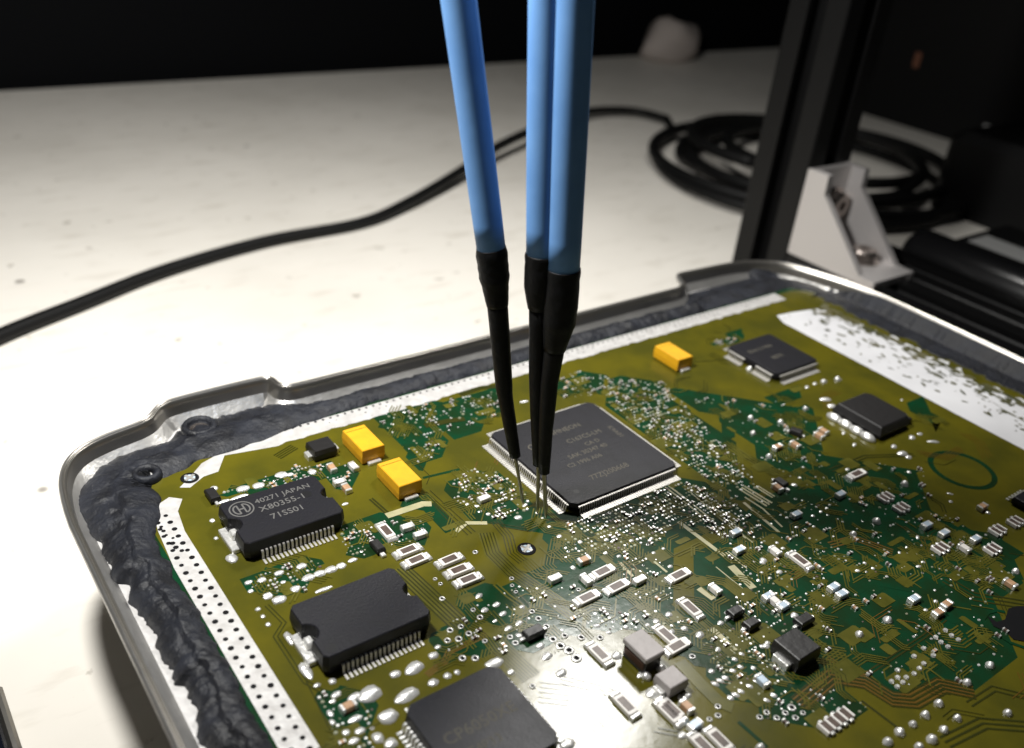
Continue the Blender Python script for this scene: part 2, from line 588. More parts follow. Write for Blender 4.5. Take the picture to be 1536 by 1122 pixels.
# ------------------------------------------------------------------ circuit board
BX0, BX1, BY0, BY1 = 26.6, 199.8, 9.0, 131.2
bpoly = rrect(BX0, BX1, BY0, BY1, 7.0, 6)
board = link('circuit_board', MB().prism(bpoly, [(-1.65, 0.0), (-0.02, 0.0), (0.0, 0.02)]).mesh('circuit_board', 'olive'), None, (0, 0, 0))
tag(board, 'olive green printed circuit board crowded with soldered components inside the metal case', 'circuit board')
eb = MB()
n = len(bpoly)
ring_o = [(p[0], p[1], -0.3) for p in inset(bpoly, -0.02)]
for i in range(n):
    p, q = bpoly[i], bpoly[(i + 1) % n]
ip = inset(bpoly, 1.4)
eb.add([(p[0], p[1], 0.012) for p in bpoly] + [(p[0], p[1], 0.012) for p in ip], [(i, (i + 1) % n, n + (i + 1) % n, n + i) for i in range(n)])
link('green_border', eb.mesh('green_border', 'green'), board)


def jag(pts, amp, step=0.7, seed=0.0):
    """roughen a polyline"""
    out = []
    for i in range(len(pts) - 1):
        a, b = Vector(pts[i]), Vector(pts[i + 1])
        k = max(1, int((b - a).length / step))
        d = (b - a).normalized()
        nn = Vector((-d.y, d.x))
        for j in range(k):
            q = a + (b - a) * (j / k)
            w = noise.fractal(Vector((q.x * 0.5 + seed, q.y * 0.5, seed)), 1.0, 2.0, 3)
            out.append(q + nn * (amp * w))
    out.append(Vector(pts[-1]))
    return out


# tinned ground strips along three edges
ls = MB().sheet([(27.7, 12), (31.9, 12), (31.9, 112), (32.6, 117), (34.2, 119.6), (32.6, 121), (29.6, 119.5), (28.6, 114), (27.9, 105)], 0.03)
strip_l = link('ground_strip', ls.mesh('ground_strip', 'tinpad'), board)
fs_poly = [(44, 127.6)] + [(p.x, p.y) for p in jag([(52, 126.4), (120, 126.6), (188, 126.8)], 0.5, 0.8, 2.0)] + [(188, 130.6), (100, 130.6), (48, 130.3), (40, 127.2), (37, 124.4), (34.8, 122.6), (36.2, 121.8), (39, 123.6), (41.5, 123.8)]
strip_f = link('ground_strip', MB().sheet(fs_poly, 0.03).mesh('ground_strip', 'tinpad'), board)
rs = [(p.x, p.y) for p in jag([(176.0, 12), (176.0, 60), (176.3, 118)], 0.12, 1.0, 4.0)] + [(178, 121.5), (183, 121)] + [(p.x, p.y) for p in jag([(191, 119.5), (194.5, 100), (195.0, 60), (195, 12)], 3.2, 0.5, 6.0)]
strip_r = link('ground_strip', MB().sheet(rs, 0.03).mesh('ground_strip', 'widepad'), board)
# via holes of the strips
hb = MB()
y = 14.0
i = 0
while y < 117:
    for c, (xx, dy) in enumerate(((28.95, 0.0), (30.75, 0.9))):
        r = random.uniform(0.34, 0.44)
        hb.disc(xx + random.uniform(-.05, .05), y + dy, 0.042, r, 8, r * 1.0)
    y += 1.82
for j in range(8):
    hb.disc(29.3 + random.uniform(-.3, .8), 108 + j * 1.1, 0.042, random.uniform(.2, .45), 7)
link('via_holes', hb.mesh('via_holes', 'hole'), strip_l)['kind'] = 'stuff'
hb = MB()
x = 50.0
while x < 186:
    hb.disc(x, 129.9, 0.042, 0.27, 8)
    if random.random() < .35:
        hb.disc(x + .6, 128.6 + random.uniform(-.4, .3), 0.042, random.uniform(.1, .25), 7)
    x += 1.45
link('via_holes', hb.mesh('via_holes', 'hole'), strip_f)['kind'] = 'stuff'
# olive flakes left on the wide strip
fb = MB()
for j in range(330):
    t = random.random() ** 0.6
    x = 176.8 + 17.5 * (1 - (1 - t) ** 1.5) if j > 40 else random.uniform(187, 194)
    y = random.uniform(45, 120)
    a = random.uniform(-0.5, 0.5) + math.pi / 2
    L, w = random.uniform(.4, 3.0) * (0.5 + t), random.uniform(.15, .75) * (0.4 + t)
    pts = []
    for k in range(9):
        th = 2 * math.pi * k / 9
        rr = random.uniform(.6, 1.2)
        px, py = L * rr * math.cos(th) / 2, w * rr * math.sin(th)
        pts.append((x + px * math.cos(a) - py * math.sin(a), y + px * math.sin(a) + py * math.cos(a)))
    fb.sheet(pts, 0.045 + 0.0004 * j)
link('mask_flakes', fb.mesh('mask_flakes', 'flake'), strip_r)['kind'] = 'stuff'

# dark green clearances between the copper pours
GREEN = [
    [('B', 700, 330), ('B', 780, 380), ('B', 880, 400), ('B', 1010, 400), ('B', 1020, 540), ('B', 900, 640), ('B', 800, 560), ('B', 840, 470), ('B', 740, 430), ('B', 640, 390)],
    [('B', 1040, 400), ('B', 1200, 340), ('B', 1330, 330), ('B', 1240, 400), ('B', 1080, 460)],
    [('B', 1050, 700), ('B', 1180, 640), ('B', 1330, 650), ('B', 1480, 740), ('B', 1536, 830), ('B', 1480, 980), ('B', 1330, 940), ('B', 1210, 930), ('B', 1130, 880), ('B', 1090, 800)],
    [('C', 830, 130), ('C', 1000, 110), ('C', 1140, 150), ('C', 1080, 200), ('C', 960, 200), ('C', 1020, 280), ('C', 1260, 270), ('C', 1290, 380), ('C', 1400, 480), ('C', 1560, 560), ('C', 1640, 700), ('C', 1520, 760), ('C', 1240, 560), ('C', 1000, 400), ('C', 800, 240)],
    [('C', 280, 880), ('C', 480, 860), ('C', 640, 900), ('C', 1240, 680), ('C', 1536, 820), ('C', 1600, 900), ('C', 1480, 960), ('C', 1220, 900), ('C', 1180, 1020), ('C', 1060, 1080), ('C', 880, 1120), ('C', 560, 1160), ('C', 480, 1020), ('C', 330, 980)],
    [('a', 1100, 330), ('a', 1496, 240), ('b', 980, 330), ('b', 960, 600), ('b', 640, 520), ('b', 560, 640), ('b', 620, 760), ('b', 640, 960), ('b', 420, 1120), ('b', 0, 1100), ('a', 1180, 1010), ('a', 1120, 860), ('a', 900, 760), ('a', 1220, 700), ('a', 1180, 520)],
    [('a', 300, 940), ('a', 560, 840), ('a', 660, 850), ('a', 900, 1080), ('e', 1000, 160), ('e', 1060, 380), ('e', 880, 520), ('e', 700, 420), ('e', 560, 400), ('e', 420, 330), ('e', 300, 200)],
    [('e', 40, 440), ('e', 280, 360), ('e', 430, 420), ('e', 560, 470), ('e', 700, 630), ('e', 420, 570), ('e', 200, 720), ('e', 120, 700), ('e', 60, 560)],
    [('h', 240, 150), ('h', 500, 100), ('h', 640, 40), ('h', 840, 0), ('h', 1040, 0), ('h', 1040, 240), ('h', 800, 220), ('h', 560, 330), ('h', 380, 260)],
    [('E', -60, 560), ('E', 100, 560), ('E', 300, 480), ('E', 420, 520), ('E', 380, 680), ('E', 160, 700), ('E', 60, 680)],
    [('E', -160, 740), ('E', 240, 740), ('E', 480, 760), ('E', 760, 880), ('E', 820, 960), ('E', 500, 1000), ('E', 220, 920), ('E', 60, 960), ('E', -180, 920)],
    [('E', 340, 320), ('E', 500, 280), ('E', 700, 340), ('E', 860, 470), ('E', 620, 520), ('E', 420, 470), ('E', 380, 400)],
    [('E', 780, 740), ('E', 980, 640), ('E', 1180, 640), ('E', 1360, 740), ('E', 1420, 880), ('E', 1240, 980), ('E', 1080, 940), ('E', 900, 880), ('E', 760, 800)],
    [('I', -180, 140), ('I', 100, 180), ('I', 340, 380), ('I', 360, 620), ('I', 250, 820), ('I', 60, 880), ('I', -240, 760), ('I', -300, 560), ('I', -260, 300)],
    [('I', 700, 760), ('I', 860, 620), ('I', 1080, 440), ('I', 1200, 440), ('I', 1180, 520), ('I', 960, 680), ('I', 830, 790)],
    [('I', 860, 200), ('I', 1000, 220), ('I', 1160, 260), ('I', 1300, 330), ('I', 1320, 420), ('I', 1220, 420), ('I', 1060, 360), ('I', 900, 290)],
    [('I', 300, 140), ('I', 520, 150), ('I', 700, 170), ('I', 560, 240), ('I', 360, 290), ('I', 320, 210)],
    [('F', 1150, 150), ('F', 1300, 80), ('F', 1500, 20), ('F', 1600, 60), ('F', 1520, 210), ('F', 1340, 240), ('F', 1180, 200)],
    [('G', 290, 830), ('G', 420, 760), ('G', 620, 840), ('G', 600, 1000), ('G', 600, 1121), ('G', 460, 1121), ('G', 380, 980)],
    [('J', 120, 300), ('J', 260, 190), ('J', 700, 90), ('J', 900, 10), ('J', 1300, -60), ('J', 1340, 80), ('J', 1160, 120), ('J', 700, 170), ('J', 300, 290)],
    [('D', 560, 600), ('D', 760, 530), ('D', 780, 600), ('D', 640, 640)],
    [('D', 250, 290), ('D', 340, 240), ('D', 440, 200), ('D', 440, 260), ('D', 320, 310)],
    [('D', 310, 690), ('D', 380, 680), ('D', 390, 830), ('D', 320, 830)],
    [('N', 1180, 380), ('N', 1330, 320), ('N', 1500, 520), ('N', 1440, 640), ('N', 1260, 480)],
    [('f', 560, 80), ('f', 760, 60), ('f', 1040, 40), ('f', 1300, 120), ('f', 1500, 300), ('f', 1500, 660), ('f', 1240, 600), ('f', 1100, 520), ('f', 960, 300), ('f', 560, 260)],
    [('d', 440, 330), ('d', 560, 170), ('d', 820, 230), ('d', 940, 160), ('d', 1100, 190), ('d', 1450, 200), ('d', 1500, 480), ('d', 1160, 560), ('d', 860, 580), ('d', 640, 400), ('d', 520, 420)],
    [('p', 640, 740), ('p', 700, 790), ('p', 668, 800), ('p', 600, 760)],
    [('p', 860, 790), ('p', 1010, 770), ('p', 1060, 800), ('p', 1010, 870), ('p', 960, 930), ('p', 860, 920), ('p', 800, 880), ('p', 820, 830)],
    [('p', 1040, 830), ('p', 1160, 790), ('p', 1300, 850), ('p', 1260, 900), ('p', 1200, 940), ('p', 1220, 1010), ('p', 1140, 1050), ('p', 1050, 990), ('p', 1010, 930)],
    [('p', 690, 900), ('p', 780, 890), ('p', 860, 950), ('p', 800, 980), ('p', 720, 940)],
    [('p', 1290, 840), ('p', 1440, 800), ('p', 1536, 830), ('p', 1536, 870), ('p', 1400, 890), ('p', 1320, 880)],
    [('p', 1250, 960), ('p', 1330, 1000), ('p', 1440, 940), ('p', 1460, 960), ('p', 1340, 1050), ('p', 1240, 1010)],
]
SCAT = [
    ([('C', 820, 110), ('C', 1140, 130), ('C', 1290, 300), ('C', 1560, 560), ('C', 1700, 760), ('C', 1520, 800), ('C', 1240, 580), ('C', 800, 240)], 330, .2, .42),
    ([('C', 640, 920), ('C', 1250, 700), ('C', 1536, 820), ('C', 1700, 980), ('C', 1400, 1000), ('C', 1200, 930), ('C', 1100, 1060), ('C', 560, 1140), ('C', 560, 960)], 330, .2, .4),
    ([('B', 1040, 700), ('B', 1180, 630), ('B', 1330, 640), ('B', 1500, 760), ('B', 1530, 860), ('B', 1330, 930), ('B', 1090, 820)], 95, .2, .42),
    ([('B', 600, 320), ('B', 1000, 240), ('B', 1340, 150), ('B', 1340, 330), ('B', 1000, 420), ('B', 1010, 560), ('B', 880, 600), ('B', 790, 500)], 110, .18, .38),
    ([('C', 500, 130), ('C', 640, 60), ('C', 820, 100), ('C', 780, 200), ('C', 560, 220)], 40, .18, .35),
    ([('d', 420, 50), ('d', 900, 140), ('d', 1490, 300), ('d', 1490, 1000), ('d', 900, 1100), ('d', 500, 900), ('d', 700, 640), ('d', 560, 300)], 110, .16, .34),
    ([('g', 240, 0), ('g', 900, 0), ('g', 1100, 500), ('g', 900, 700), ('g', 560, 560), ('g', 420, 300)], 70, .15, .32),
    ([('E', 0, 500), ('E', 600, 480), ('E', 1000, 560), ('E', 1400, 700), ('E', 1500, 1000), ('E', 900, 980), ('E', 300, 900), ('E', 0, 900)], 150, .14, .34),
    ([('E', 0, 0), ('E', 500, 260), ('E', 1000, 300), ('E', 1000, 560), ('E', 400, 480), ('E', 0, 300)], 50, .14, .3),
    ([('I', 300, 100), ('I', 1300, 120), ('I', 1500, 600), ('I', 1100, 800), ('I', 400, 800), ('I', 250, 500)], 70, .13, .32),
    ([('I', 0, 800), ('I', 500, 760), ('I', 640, 900), ('I', 300, 1000), ('I', 0, 960)], 25, .15, .3),
    ([('e', 700, 0), ('e', 1496, 0), ('e', 1496, 520), ('e', 1150, 420), ('e', 760, 200)], 35, .16, .3),
    ([('b', 600, 560), ('b', 1000, 640), ('b', 1050, 1000), ('b', 720, 1000), ('b', 560, 760)], 45, .15, .32),
    ([('f', 300, 100), ('f', 900, 80), ('f', 1300, 220), ('f', 1000, 300), ('f', 560, 280), ('f', 240, 260)], 40, .15, .4),
    ([('h', 240, 60), ('h', 1040, 0), ('h', 1040, 220), ('h', 800, 240), ('h', 560, 330), ('h', 300, 330)], 50, .15, .34),
    ([('G', 1000, 430), ('G', 1200, 300), ('G', 1536, 300), ('G', 1536, 560), ('G', 1250, 600), ('G', 1000, 560)], 25, .15, .3),
    ([('J', 100, 300), ('J', 900, 0), ('J', 1500, -40), ('J', 1500, 260), ('J', 1250, 120), ('J', 400, 280)], 45, .15, .38),
    ([('F', 1150, 150), ('F', 1536, 20), ('F', 1640, 60), ('F', 1520, 230), ('F', 1200, 230)], 30, .15, .36),
    ([('G', 290, 800), ('G', 620, 840), ('G', 620, 1121), ('G', 430, 1121), ('G', 350, 960)], 35, .15, .4),
    ([('D', 0, 560), ('D', 400, 600), ('D', 800, 640), ('D', 900, 900), ('D', 700, 1000), ('D', 300, 700)], 30, .14, .28),
    ([('D', 250, 290), ('D', 440, 200), ('D', 440, 260), ('D', 320, 320)], 10, .14, .28),
]


def inside(p, poly):
    c = False
    for i in range(len(poly)):
        a, b = poly[i - 1], poly[i]
        if (a[1] > p[1]) != (b[1] > p[1]) and p[0] < (b[0] - a[0]) * (p[1] - a[1]) / (b[1] - a[1]) + a[0]:
            c = not c
    return c


def octi(poly):
    out = []
    for i in range(len(poly)):
        p, q = Vector(poly[i]), Vector(poly[(i + 1) % len(poly)])
        d = q - p
        m_ = min(abs(d.x), abs(d.y))
        dg = Vector((math.copysign(m_, d.x), math.copysign(m_, d.y)))
        out.append((p.x, p.y))
        mid = p + dg if i % 2 else q - dg
        if m_ > .15 and max(abs(d.x), abs(d.y)) - m_ > .15:
            out.append((mid.x, mid.y))
    return out


gb = MB()
for k, g in enumerate(GREEN):
    poly = octi([at(*q) for q in g])
    if area2(poly) < 0:
        poly = poly[::-1]
    gb.sheet(poly, 0.010 + 0.0008 * k)
# square-edged clearances everywhere the routing is dense
zones = [[at(*q) for q in sc_[0]] for sc_ in SCAT]
boxes = [(min(p[0] for p in z), max(p[0] for p in z), min(p[1] for p in z), max(p[1] for p in z)) for z in zones]
for k, z_ in enumerate(zones):
    z2 = octi(z_)
    if area2(z2) < 0:
        z2 = z2[::-1]
    gb.sheet(z2, .002 + .0003 * k)
# ring of clear mask and the long relief slots
rc = at('E', 1180, 325)
ring = [(rc[0] + 5.6 * math.cos(a * math.pi / 20), rc[1] + 5.6 * math.sin(a * math.pi / 20)) for a in range(41)]
gb.ribbon(ring, 1.0, 0.036)
for q in ([('g', 280, 560), ('g', 460, 700)], [('g', 670, 890), ('g', 940, 1130)], [('B', 900, 680), ('B', 1110, 630)], [('d', 285, 260), ('d', 285, 500)]):
    gb.ribbon([at(*p) for p in q], 0.55, 0.036)
link('mask_clearances', gb.mesh('mask_clearances', 'green'), board)['kind'] = 'stuff'

# copper traces
tr = {'trace': MB(), 'gap': MB(), 'brown': MB(), 'pale': MB()}
zc = [0.040]


def bundle(pts, n, pitch, w, kind):
    base = [Vector(at(*p)) for p in pts]
    for i in range(n):
        off = (i - (n - 1) / 2) * pitch
        out = []
        for j in range(len(base)):
            d0 = (base[j] - base[j - 1]).normalized() if j else None
            d1 = (base[j + 1] - base[j]).normalized() if j < len(base) - 1 else None
            d = d1 if d0 is None else d0 if d1 is None else (d0 + d1).normalized()
            k = 1 / max(.5, d.dot(d1)) if d0 is not None and d1 is not None else 1
            out.append(base[j] + Vector((-d.y, d.x)) * off * k)
        tr[kind].ribbon(out, w, zc[0])
    zc[0] += 0.0006


bundle([('h', 800, 450), ('h', 900, 540), ('h', 1400, 1010)], 6, .55, .22, 'gap')
bundle([('h', 800, 450), ('h', 900, 540), ('h', 1400, 1010)], 5, .55, .26, 'trace')
bundle([('e', 0, 830), ('e', 170, 700), ('e', 210, 610), ('e', 450, 500), ('e', 590, 430)], 3, .35, .2, 'brown')
bundle([('e', 420, 350), ('e', 580, 430), ('e', 690, 580), ('e', 980, 850)], 8, .42, .2, 'trace')
bundle([('e', 420, 350), ('e', 580, 430), ('e', 690, 580), ('e', 980, 850)], 7, .42, .1, 'gap')
bundle([('a', 560, 370), ('a', 620, 560), ('a', 800, 740), ('a', 1200, 1010), ('e', 1400, 280)], 6, .5, .2, 'trace')
bundle([('a', 560, 370), ('a', 620, 560), ('a', 800, 740), ('a', 1200, 1010), ('e', 1400, 280)], 5, .5, .16, 'gap')
bundle([('a', 0, 20), ('a', 290, 340)], 2, .5, .14, 'gap')
bundle([('a', 330, 140), ('a', 430, 250)], 3, .5, .2, 'trace')
bundle([('a', 640, 260), ('a', 760, 400), ('a', 800, 560), ('a', 900, 640)], 4, .5, .16, 'gap')
bundle([('G', 0, 300), ('G', 100, 400), ('G', 50, 480), ('G', 220, 740), ('G', 330, 800)], 2, .5, .15, 'gap')
bundle([('G', 230, 740), ('G', 420, 1130)], 1, .4, .15, 'gap')
bundle([('f', 0, 740), ('f', 250, 800), ('f', 500, 870)], 3, .6, .18, 'gap')
bundle([('f', -200, 860), ('f', 120, 900), ('f', 420, 1180)], 5, .8, .14, 'gap')
bundle([('f', 0, 1000), ('f', 100, 960), ('f', 380, 1220)], 3, .6, .14, 'gap')
bundle([('f', 380, 880), ('f', 540, 860)], 2, .7, .12, 'gap')
bundle([('I', 240, 870), ('I', 430, 710), ('I', 620, 740), ('I', 780, 840), ('I', 900, 850), ('I', 1060, 760), ('I', 1250, 800)], 5, .62, .2, 'gap')
bundle([('I', 240, 870), ('I', 430, 710), ('I', 620, 740), ('I', 780, 840), ('I', 900, 850), ('I', 1060, 760), ('I', 1250, 800)], 4, .62, .22, 'brown')
bundle([('I', 600, 850), ('I', 800, 1000)], 1, .5, .35, 'gap')
bundle([('I', 1080, 1090), ('I', 1300, 980), ('I', 1560, 1000)], 3, .8, .3, 'gap')
bundle([('I', 640, 690), ('I', 960, 480), ('I', 1080, 380)], 2, .5, .22, 'gap')
bundle([('I', 1220, 870), ('I', 1360, 780), ('I', 1560, 830)], 2, .8, .25, 'gap')
bundle([('I', 400, 600), ('I', 560, 690), ('I', 640, 690)], 2, .5, .25, 'brown')
bundle([('I', 1080, 150), ('I', 1250, 250), ('I', 1560, 300)], 3, .9, .3, 'gap')
bundle([('E', 780, 800), ('E', 560, 720), ('E', 420, 760)], 3, .6, .25, 'brown')
bundle([('E', 900, 240), ('E', 620, 250), ('E', 420, 330)], 2, .7, .25, 'gap')
bundle([('c', 570, 160), ('c', 700, 260), ('c', 1050, 440)], 4, .6, .25, 'trace')
bundle([('c', 570, 160), ('c', 700, 260), ('c', 1050, 440)], 3, .6, .12, 'gap')
bundle([('c', 700, 570), ('c', 960, 730)], 3, .75, .4, 'pale')
bundle([('c', 840, 560), ('c', 1000, 660)], 2, .6, .35, 'pale')
bundle([('c', 730, 660), ('c', 900, 770), ('c', 1080, 940)], 1, .5, .35, 'pale')
bundle([('c', 720, 710), ('c', 1050, 990)], 1, .9, .55, 'pale')
bundle([('c', 110, 890), ('c', 430, 1130), ('d', 540, 340)], 1, .9, .75, 'pale')
bundle([('c', 190, 560), ('c', 420, 760), ('c', 650, 960)], 3, .55, .22, 'pale')
bundle([('c', 0, 560), ('c', 160, 680), ('c', 420, 890)], 2, .8, .32, 'pale')
bundle([('d', 600, 430), ('d', 810, 640)], 1, 1.3, 1.3, 'pale')
bundle([('d', 460, 440), ('d', 730, 660)], 1, .5, .2, 'pale')
bundle([('d', 420, 80), ('d', 520, 140)], 1, .5, .6, 'pale')
bundle([('d', 640, 100), ('d', 810, 210)], 1, .5, .6, 'pale')
bundle([('d', 560, 300), ('d', 760, 450)], 2, .5, .2, 'pale')
bundle([('d', 300, 640), ('d', 440, 740)], 1, .5, 1.1, 'pale')
bundle([('B', 690, 900), ('B', 900, 830), ('B', 950, 830)], 1, .5, 1.3, 'pale')
bundle([('B', 1090, 990), ('B', 1150, 940), ('B', 1270, 940)], 1, .5, .8, 'pale')
bundle([('B', 910, 380), ('B', 1060, 350), ('B', 1140, 340)], 1, .5, 1.4, 'gap')
bundle([('B', 1110, 200), ('B', 1240, 160), ('B', 1340, 150)], 1, .5, 1.3, 'gap')
bundle([('B', 600, 800), ('B', 690, 880)], 2, .5, .3, 'gap')
bundle([('B', 60, 560), ('B', 160, 500)], 4, .5, .2, 'gap')
bundle([('B', 920, 760), ('B', 1180, 1000)], 3, .7, .15, 'gap')
bundle([('D', 330, 860), ('D', 560, 1010), ('D', 680, 1060)], 3, .7, .25, 'trace')
bundle([('D', 100, 400), ('D', 400, 380)], 1, .7, .2, 'gap')
bundle([('a', 640, 850), ('a', 760, 960), ('a', 900, 1060)], 2, .6, .3, 'trace')
bundle([('b', 440, 490), ('b', 640, 530)], 2, .4, .2, 'pale')
bundle([('b', 0, 600), ('b', 250, 560), ('b', 420, 500)], 3, .45, .2, 'trace')
bundle([('b', 560, 650), ('b', 680, 780)], 1, .4, .5, 'pale')
bundle([('b', 880, 640), ('b', 1000, 740)], 1, .4, .4, 'pale')
bundle([('g', 420, 20), ('g', 560, 150), ('g', 640, 230)], 1, .4, 1.0, 'pale')
bundle([('g', 120, 330), ('g', 300, 520), ('g', 480, 700), ('g', 620, 760)], 1, .4, 1.9, 'trace')
# fine fan-out either side of the big chip, and random short routes
rnd = random.Random(3)
def route(kind, x, y, a, n, pitch, w, L1, L2, turn, z):
    d1, d2 = Vector((math.cos(a), math.sin(a))), Vector((math.cos(a + turn), math.sin(a + turn)))
    n1 = Vector((-d1.y, d1.x))
    nb = (n1 + Vector((-d2.y, d2.x))).normalized()
    kk = 1 / nb.dot(n1)
    c = Vector((x, y))
    for i in range(n):
        o_ = (i - (n - 1) / 2) * pitch
        m_ = c + nb * (o_ * kk)
        e0 = rnd.uniform(-.5, .5)
        tr[kind].ribbon([m_ - d1 * (L1 + e0), m_, m_ + d2 * (L2 + rnd.uniform(-.5, .5))], w, z)


Q4 = math.pi / 4
for j in range(60):
    x, y = rnd.uniform(62, 174), rnd.uniform(22, 124)
    route(rnd.choice(('gap', 'gap', 'brown')), x, y, rnd.choice((0, 2, 1, 4, 6)) * Q4, rnd.choice((1, 2, 2, 3, 4)), rnd.uniform(.45, .7), rnd.uniform(.1, .16), rnd.uniform(1.5, 6), rnd.uniform(1.5, 6), rnd.choice((-1, 1)) * Q4, 0.06 + j * 0.0004)
gpolys = [[at(*q) for q in g] for g in GREEN] + zones
for pl in gpolys:
    xs, ys = [p[0] for p in pl], [p[1] for p in pl]
    A = abs(area2(pl)) / 2
    for j in range(max(1, int(A / 10))):
        x, y = rnd.uniform(min(xs), max(xs)), rnd.uniform(min(ys), max(ys))
        if inside((x, y), pl):
            route('trace', x, y, rnd.choice((0, 1, 2, 2, 3, 4, 6, 6)) * Q4, rnd.choice((1, 2, 3, 4, 5)), rnd.uniform(.36, .5), rnd.uniform(.15, .24), rnd.uniform(1, 3.5), rnd.uniform(1, 3.5), rnd.choice((-1, 1)) * Q4, 0.085 + rnd.random() * .02)
    for j in range(max(1, int(A / 30))):        # copper islands
        x, y = rnd.uniform(min(xs), max(xs)), rnd.uniform(min(ys), max(ys))
        if inside((x, y), pl):
            w_, h_, c_ = rnd.uniform(.4, 2.0), rnd.uniform(.4, 1.6), .3
            tr['trace'].sheet([(x - w_ + c_, y - h_), (x + w_, y - h_), (x + w_, y + h_ - c_), (x + w_ - c_, y + h_), (x - w_, y + h_), (x - w_, y - h_ + c_)], 0.064 + rnd.random() * .01)
for k, nm in (('trace', 'copper_traces'), ('gap', 'trace_gaps'), ('brown', 'copper_traces'), ('pale', 'copper_traces')):
    link(nm, tr[k].mesh(nm, k), board)['kind'] = 'stuff'

# ------------------------------------------------------------------ components
USED = []            # (x, y, r) footprints
MC = {}              # shared meshes


def part(name, key, make, x, y, z=0.0, rot=0.0, parent=None, label=None, r=None):
    if key not in MC:
        MC[key] = make()
    o = link(name, MC[key], parent or board, (x, y, z), rot)
    if label:
        o['label'] = label
    if r and parent is None:
        USED.append((x, y, r))
    return o


def gull(x, w, reach, zb, zf=0.06, th=0.16, shoulder=0.35, neck=1.0):
    """one gull-wing lead going out in -y from y = 0, centred on x"""
    b = MB()
    prof = [(0.15, zb), (-shoulder, zb), (-shoulder - 0.12, zb - 0.14), (-shoulder - 0.2, zf + 0.18), (-shoulder - 0.32, zf + 0.02), (-reach, zf)]
    vs, fs = [], []
    for i_, (yy, zz) in enumerate(prof):
        hw = w / 2 * (neck if i_ in (2, 3) else 1)
        vs += [(x - hw, yy, zz + th / 2), (x + hw, yy, zz + th / 2), (x + hw, yy, zz - th / 2), (x - hw, yy, zz - th / 2)]
    for i in range(len(prof) - 1):
        for k in range(4):
            l = (k + 1) % 4
            fs.append((i * 4 + k, i * 4 + l, (i + 1) * 4 + l, (i + 1) * 4 + k))
    fs += [(3, 2, 1, 0), tuple(range(len(prof) * 4 - 4, len(prof) * 4))]
    b.add(vs, fs)
    return b


def chip_text(parent, txt, x, y, z, size, material='print', rot=0.0, sx=1.0):
    me = text_mesh('marking', txt, size, material, sx)
    o = link('marking', me, parent, (x, y, z), rot)
    return o


# --- large square microcontroller
CX, CY = 0.5 * (at('p', 853, 760, 1.6)[0] + at('p', 892, 599, 1.6)[0]), 0.5 * (at('p', 853, 760, 1.6)[1] + at('p', 892, 599, 1.6)[1])
q = [at('p', 853.6, 760, 1.6), at('p', 1021.6, 699, 1.6), at('p', 892, 598.6, 1.6), at('p', 728.6, 652, 1.6)]
CX, CY = sum(p[0] for p in q) / 4, sum(p[1] for p in q) / 4
HB = 11.8


def qfp_body(h, ch, z0, z1, material='black'):
    pl = [(-h + ch, -h), (h - ch, -h), (h, -h + ch), (h, h - ch), (h - ch, h), (-h + ch, h), (-h, h - ch), (-h, -h + ch)]
    zm = (z0 + z1) / 2
    return MB().prism(pl, [(z0, .3), (zm - .06, 0.02), (zm + .06, 0.02), (z1 - .08, .16), (z1, .24)]).mesh('chip_body', material)


mcu = part('microcontroller_chip', 'mcu', lambda: qfp_body(HB + .2, 1.0, 0.25, 1.65), CX, CY, r=14.5, label='large square black chip with fine leads on four sides under the probes')


def lead_row(n, pitch, w, reach, zb, th=.16):
    b = MB()
    for i in range(n):
        g = gull((i - (n - 1) / 2) * pitch, w, reach, zb, th=th, neck=.4)
        b.add(g.v, g.f)
    return b.mesh('lead_row', 'lead')


for k in range(4):
    a = k * math.pi / 2
    o = part('lead_row', 'mcurow', lambda: lead_row(44, .5, .42, 1.95, 1.2), (HB + .12) * math.sin(a), -(HB + .12) * math.cos(a), 0, a, mcu)
    o['kind'] = 'stuff'
part('pin_dimple', 'mcudot', lambda: MB().disc(0, 0, 0, .55, 18).mesh('pin_dimple', 'dot'), -9.0, -9.1, 1.665, 0, mcu)
for txt, x, y, s, rt in (('INFINEON', -3.2, 5.9, 1.7, 0), ('C D', -8.6, 3.9, 2.3, 0), ('C167CS-LM', -1.2, 2.5, 1.6, 0), ('CA D', 1.2, .4, 1.4, 0), ('SAK 30347 40', -4.0, -1.4, 1.5, 0),
                         ('C2 1996 A06', -5.8, -3.4, 1.4, 0), ('77ZJ200668', -4.6, -8.0, 1.75, 0), ('K9A01', 8.6, 3.4, 1.4, -math.pi / 2)):
    chip_text(mcu, txt, x, y, 1.672, s, 'printdull', rt)


# --- two power driver chips
def driver_body():
    hx, hy, r = 7.95, 5.5, 1.15
    pl = [(-hx + .7, -hy), (hx - .7, -hy), (hx, -hy + .7)]
    for i in range(9):
        a = -math.pi / 2 - math.pi * i / 8
        pl.append((hx + .25 + r * math.cos(a) if False else hx - r * abs(math.sin(math.pi * i / 8)) * 1.0, r * (-math.cos(math.pi * i / 8))))
    pl += [(hx, hy - .7), (hx - .7, hy), (-hx + .7, hy), (-hx, hy - .7)]
    for i in range(9):
        pl.append((-hx + 1.45 * abs(math.sin(math.pi * i / 8)), 1.45 * math.cos(math.pi * i / 8) - 0.2))
    pl += [(-hx, -hy + .7)]
    return MB().prism(pl, [(0.25, .25), (1.5, 0.0), (1.7, 0.0), (3.12, .16), (3.25, .3)]).mesh('driver_chip', 'black')


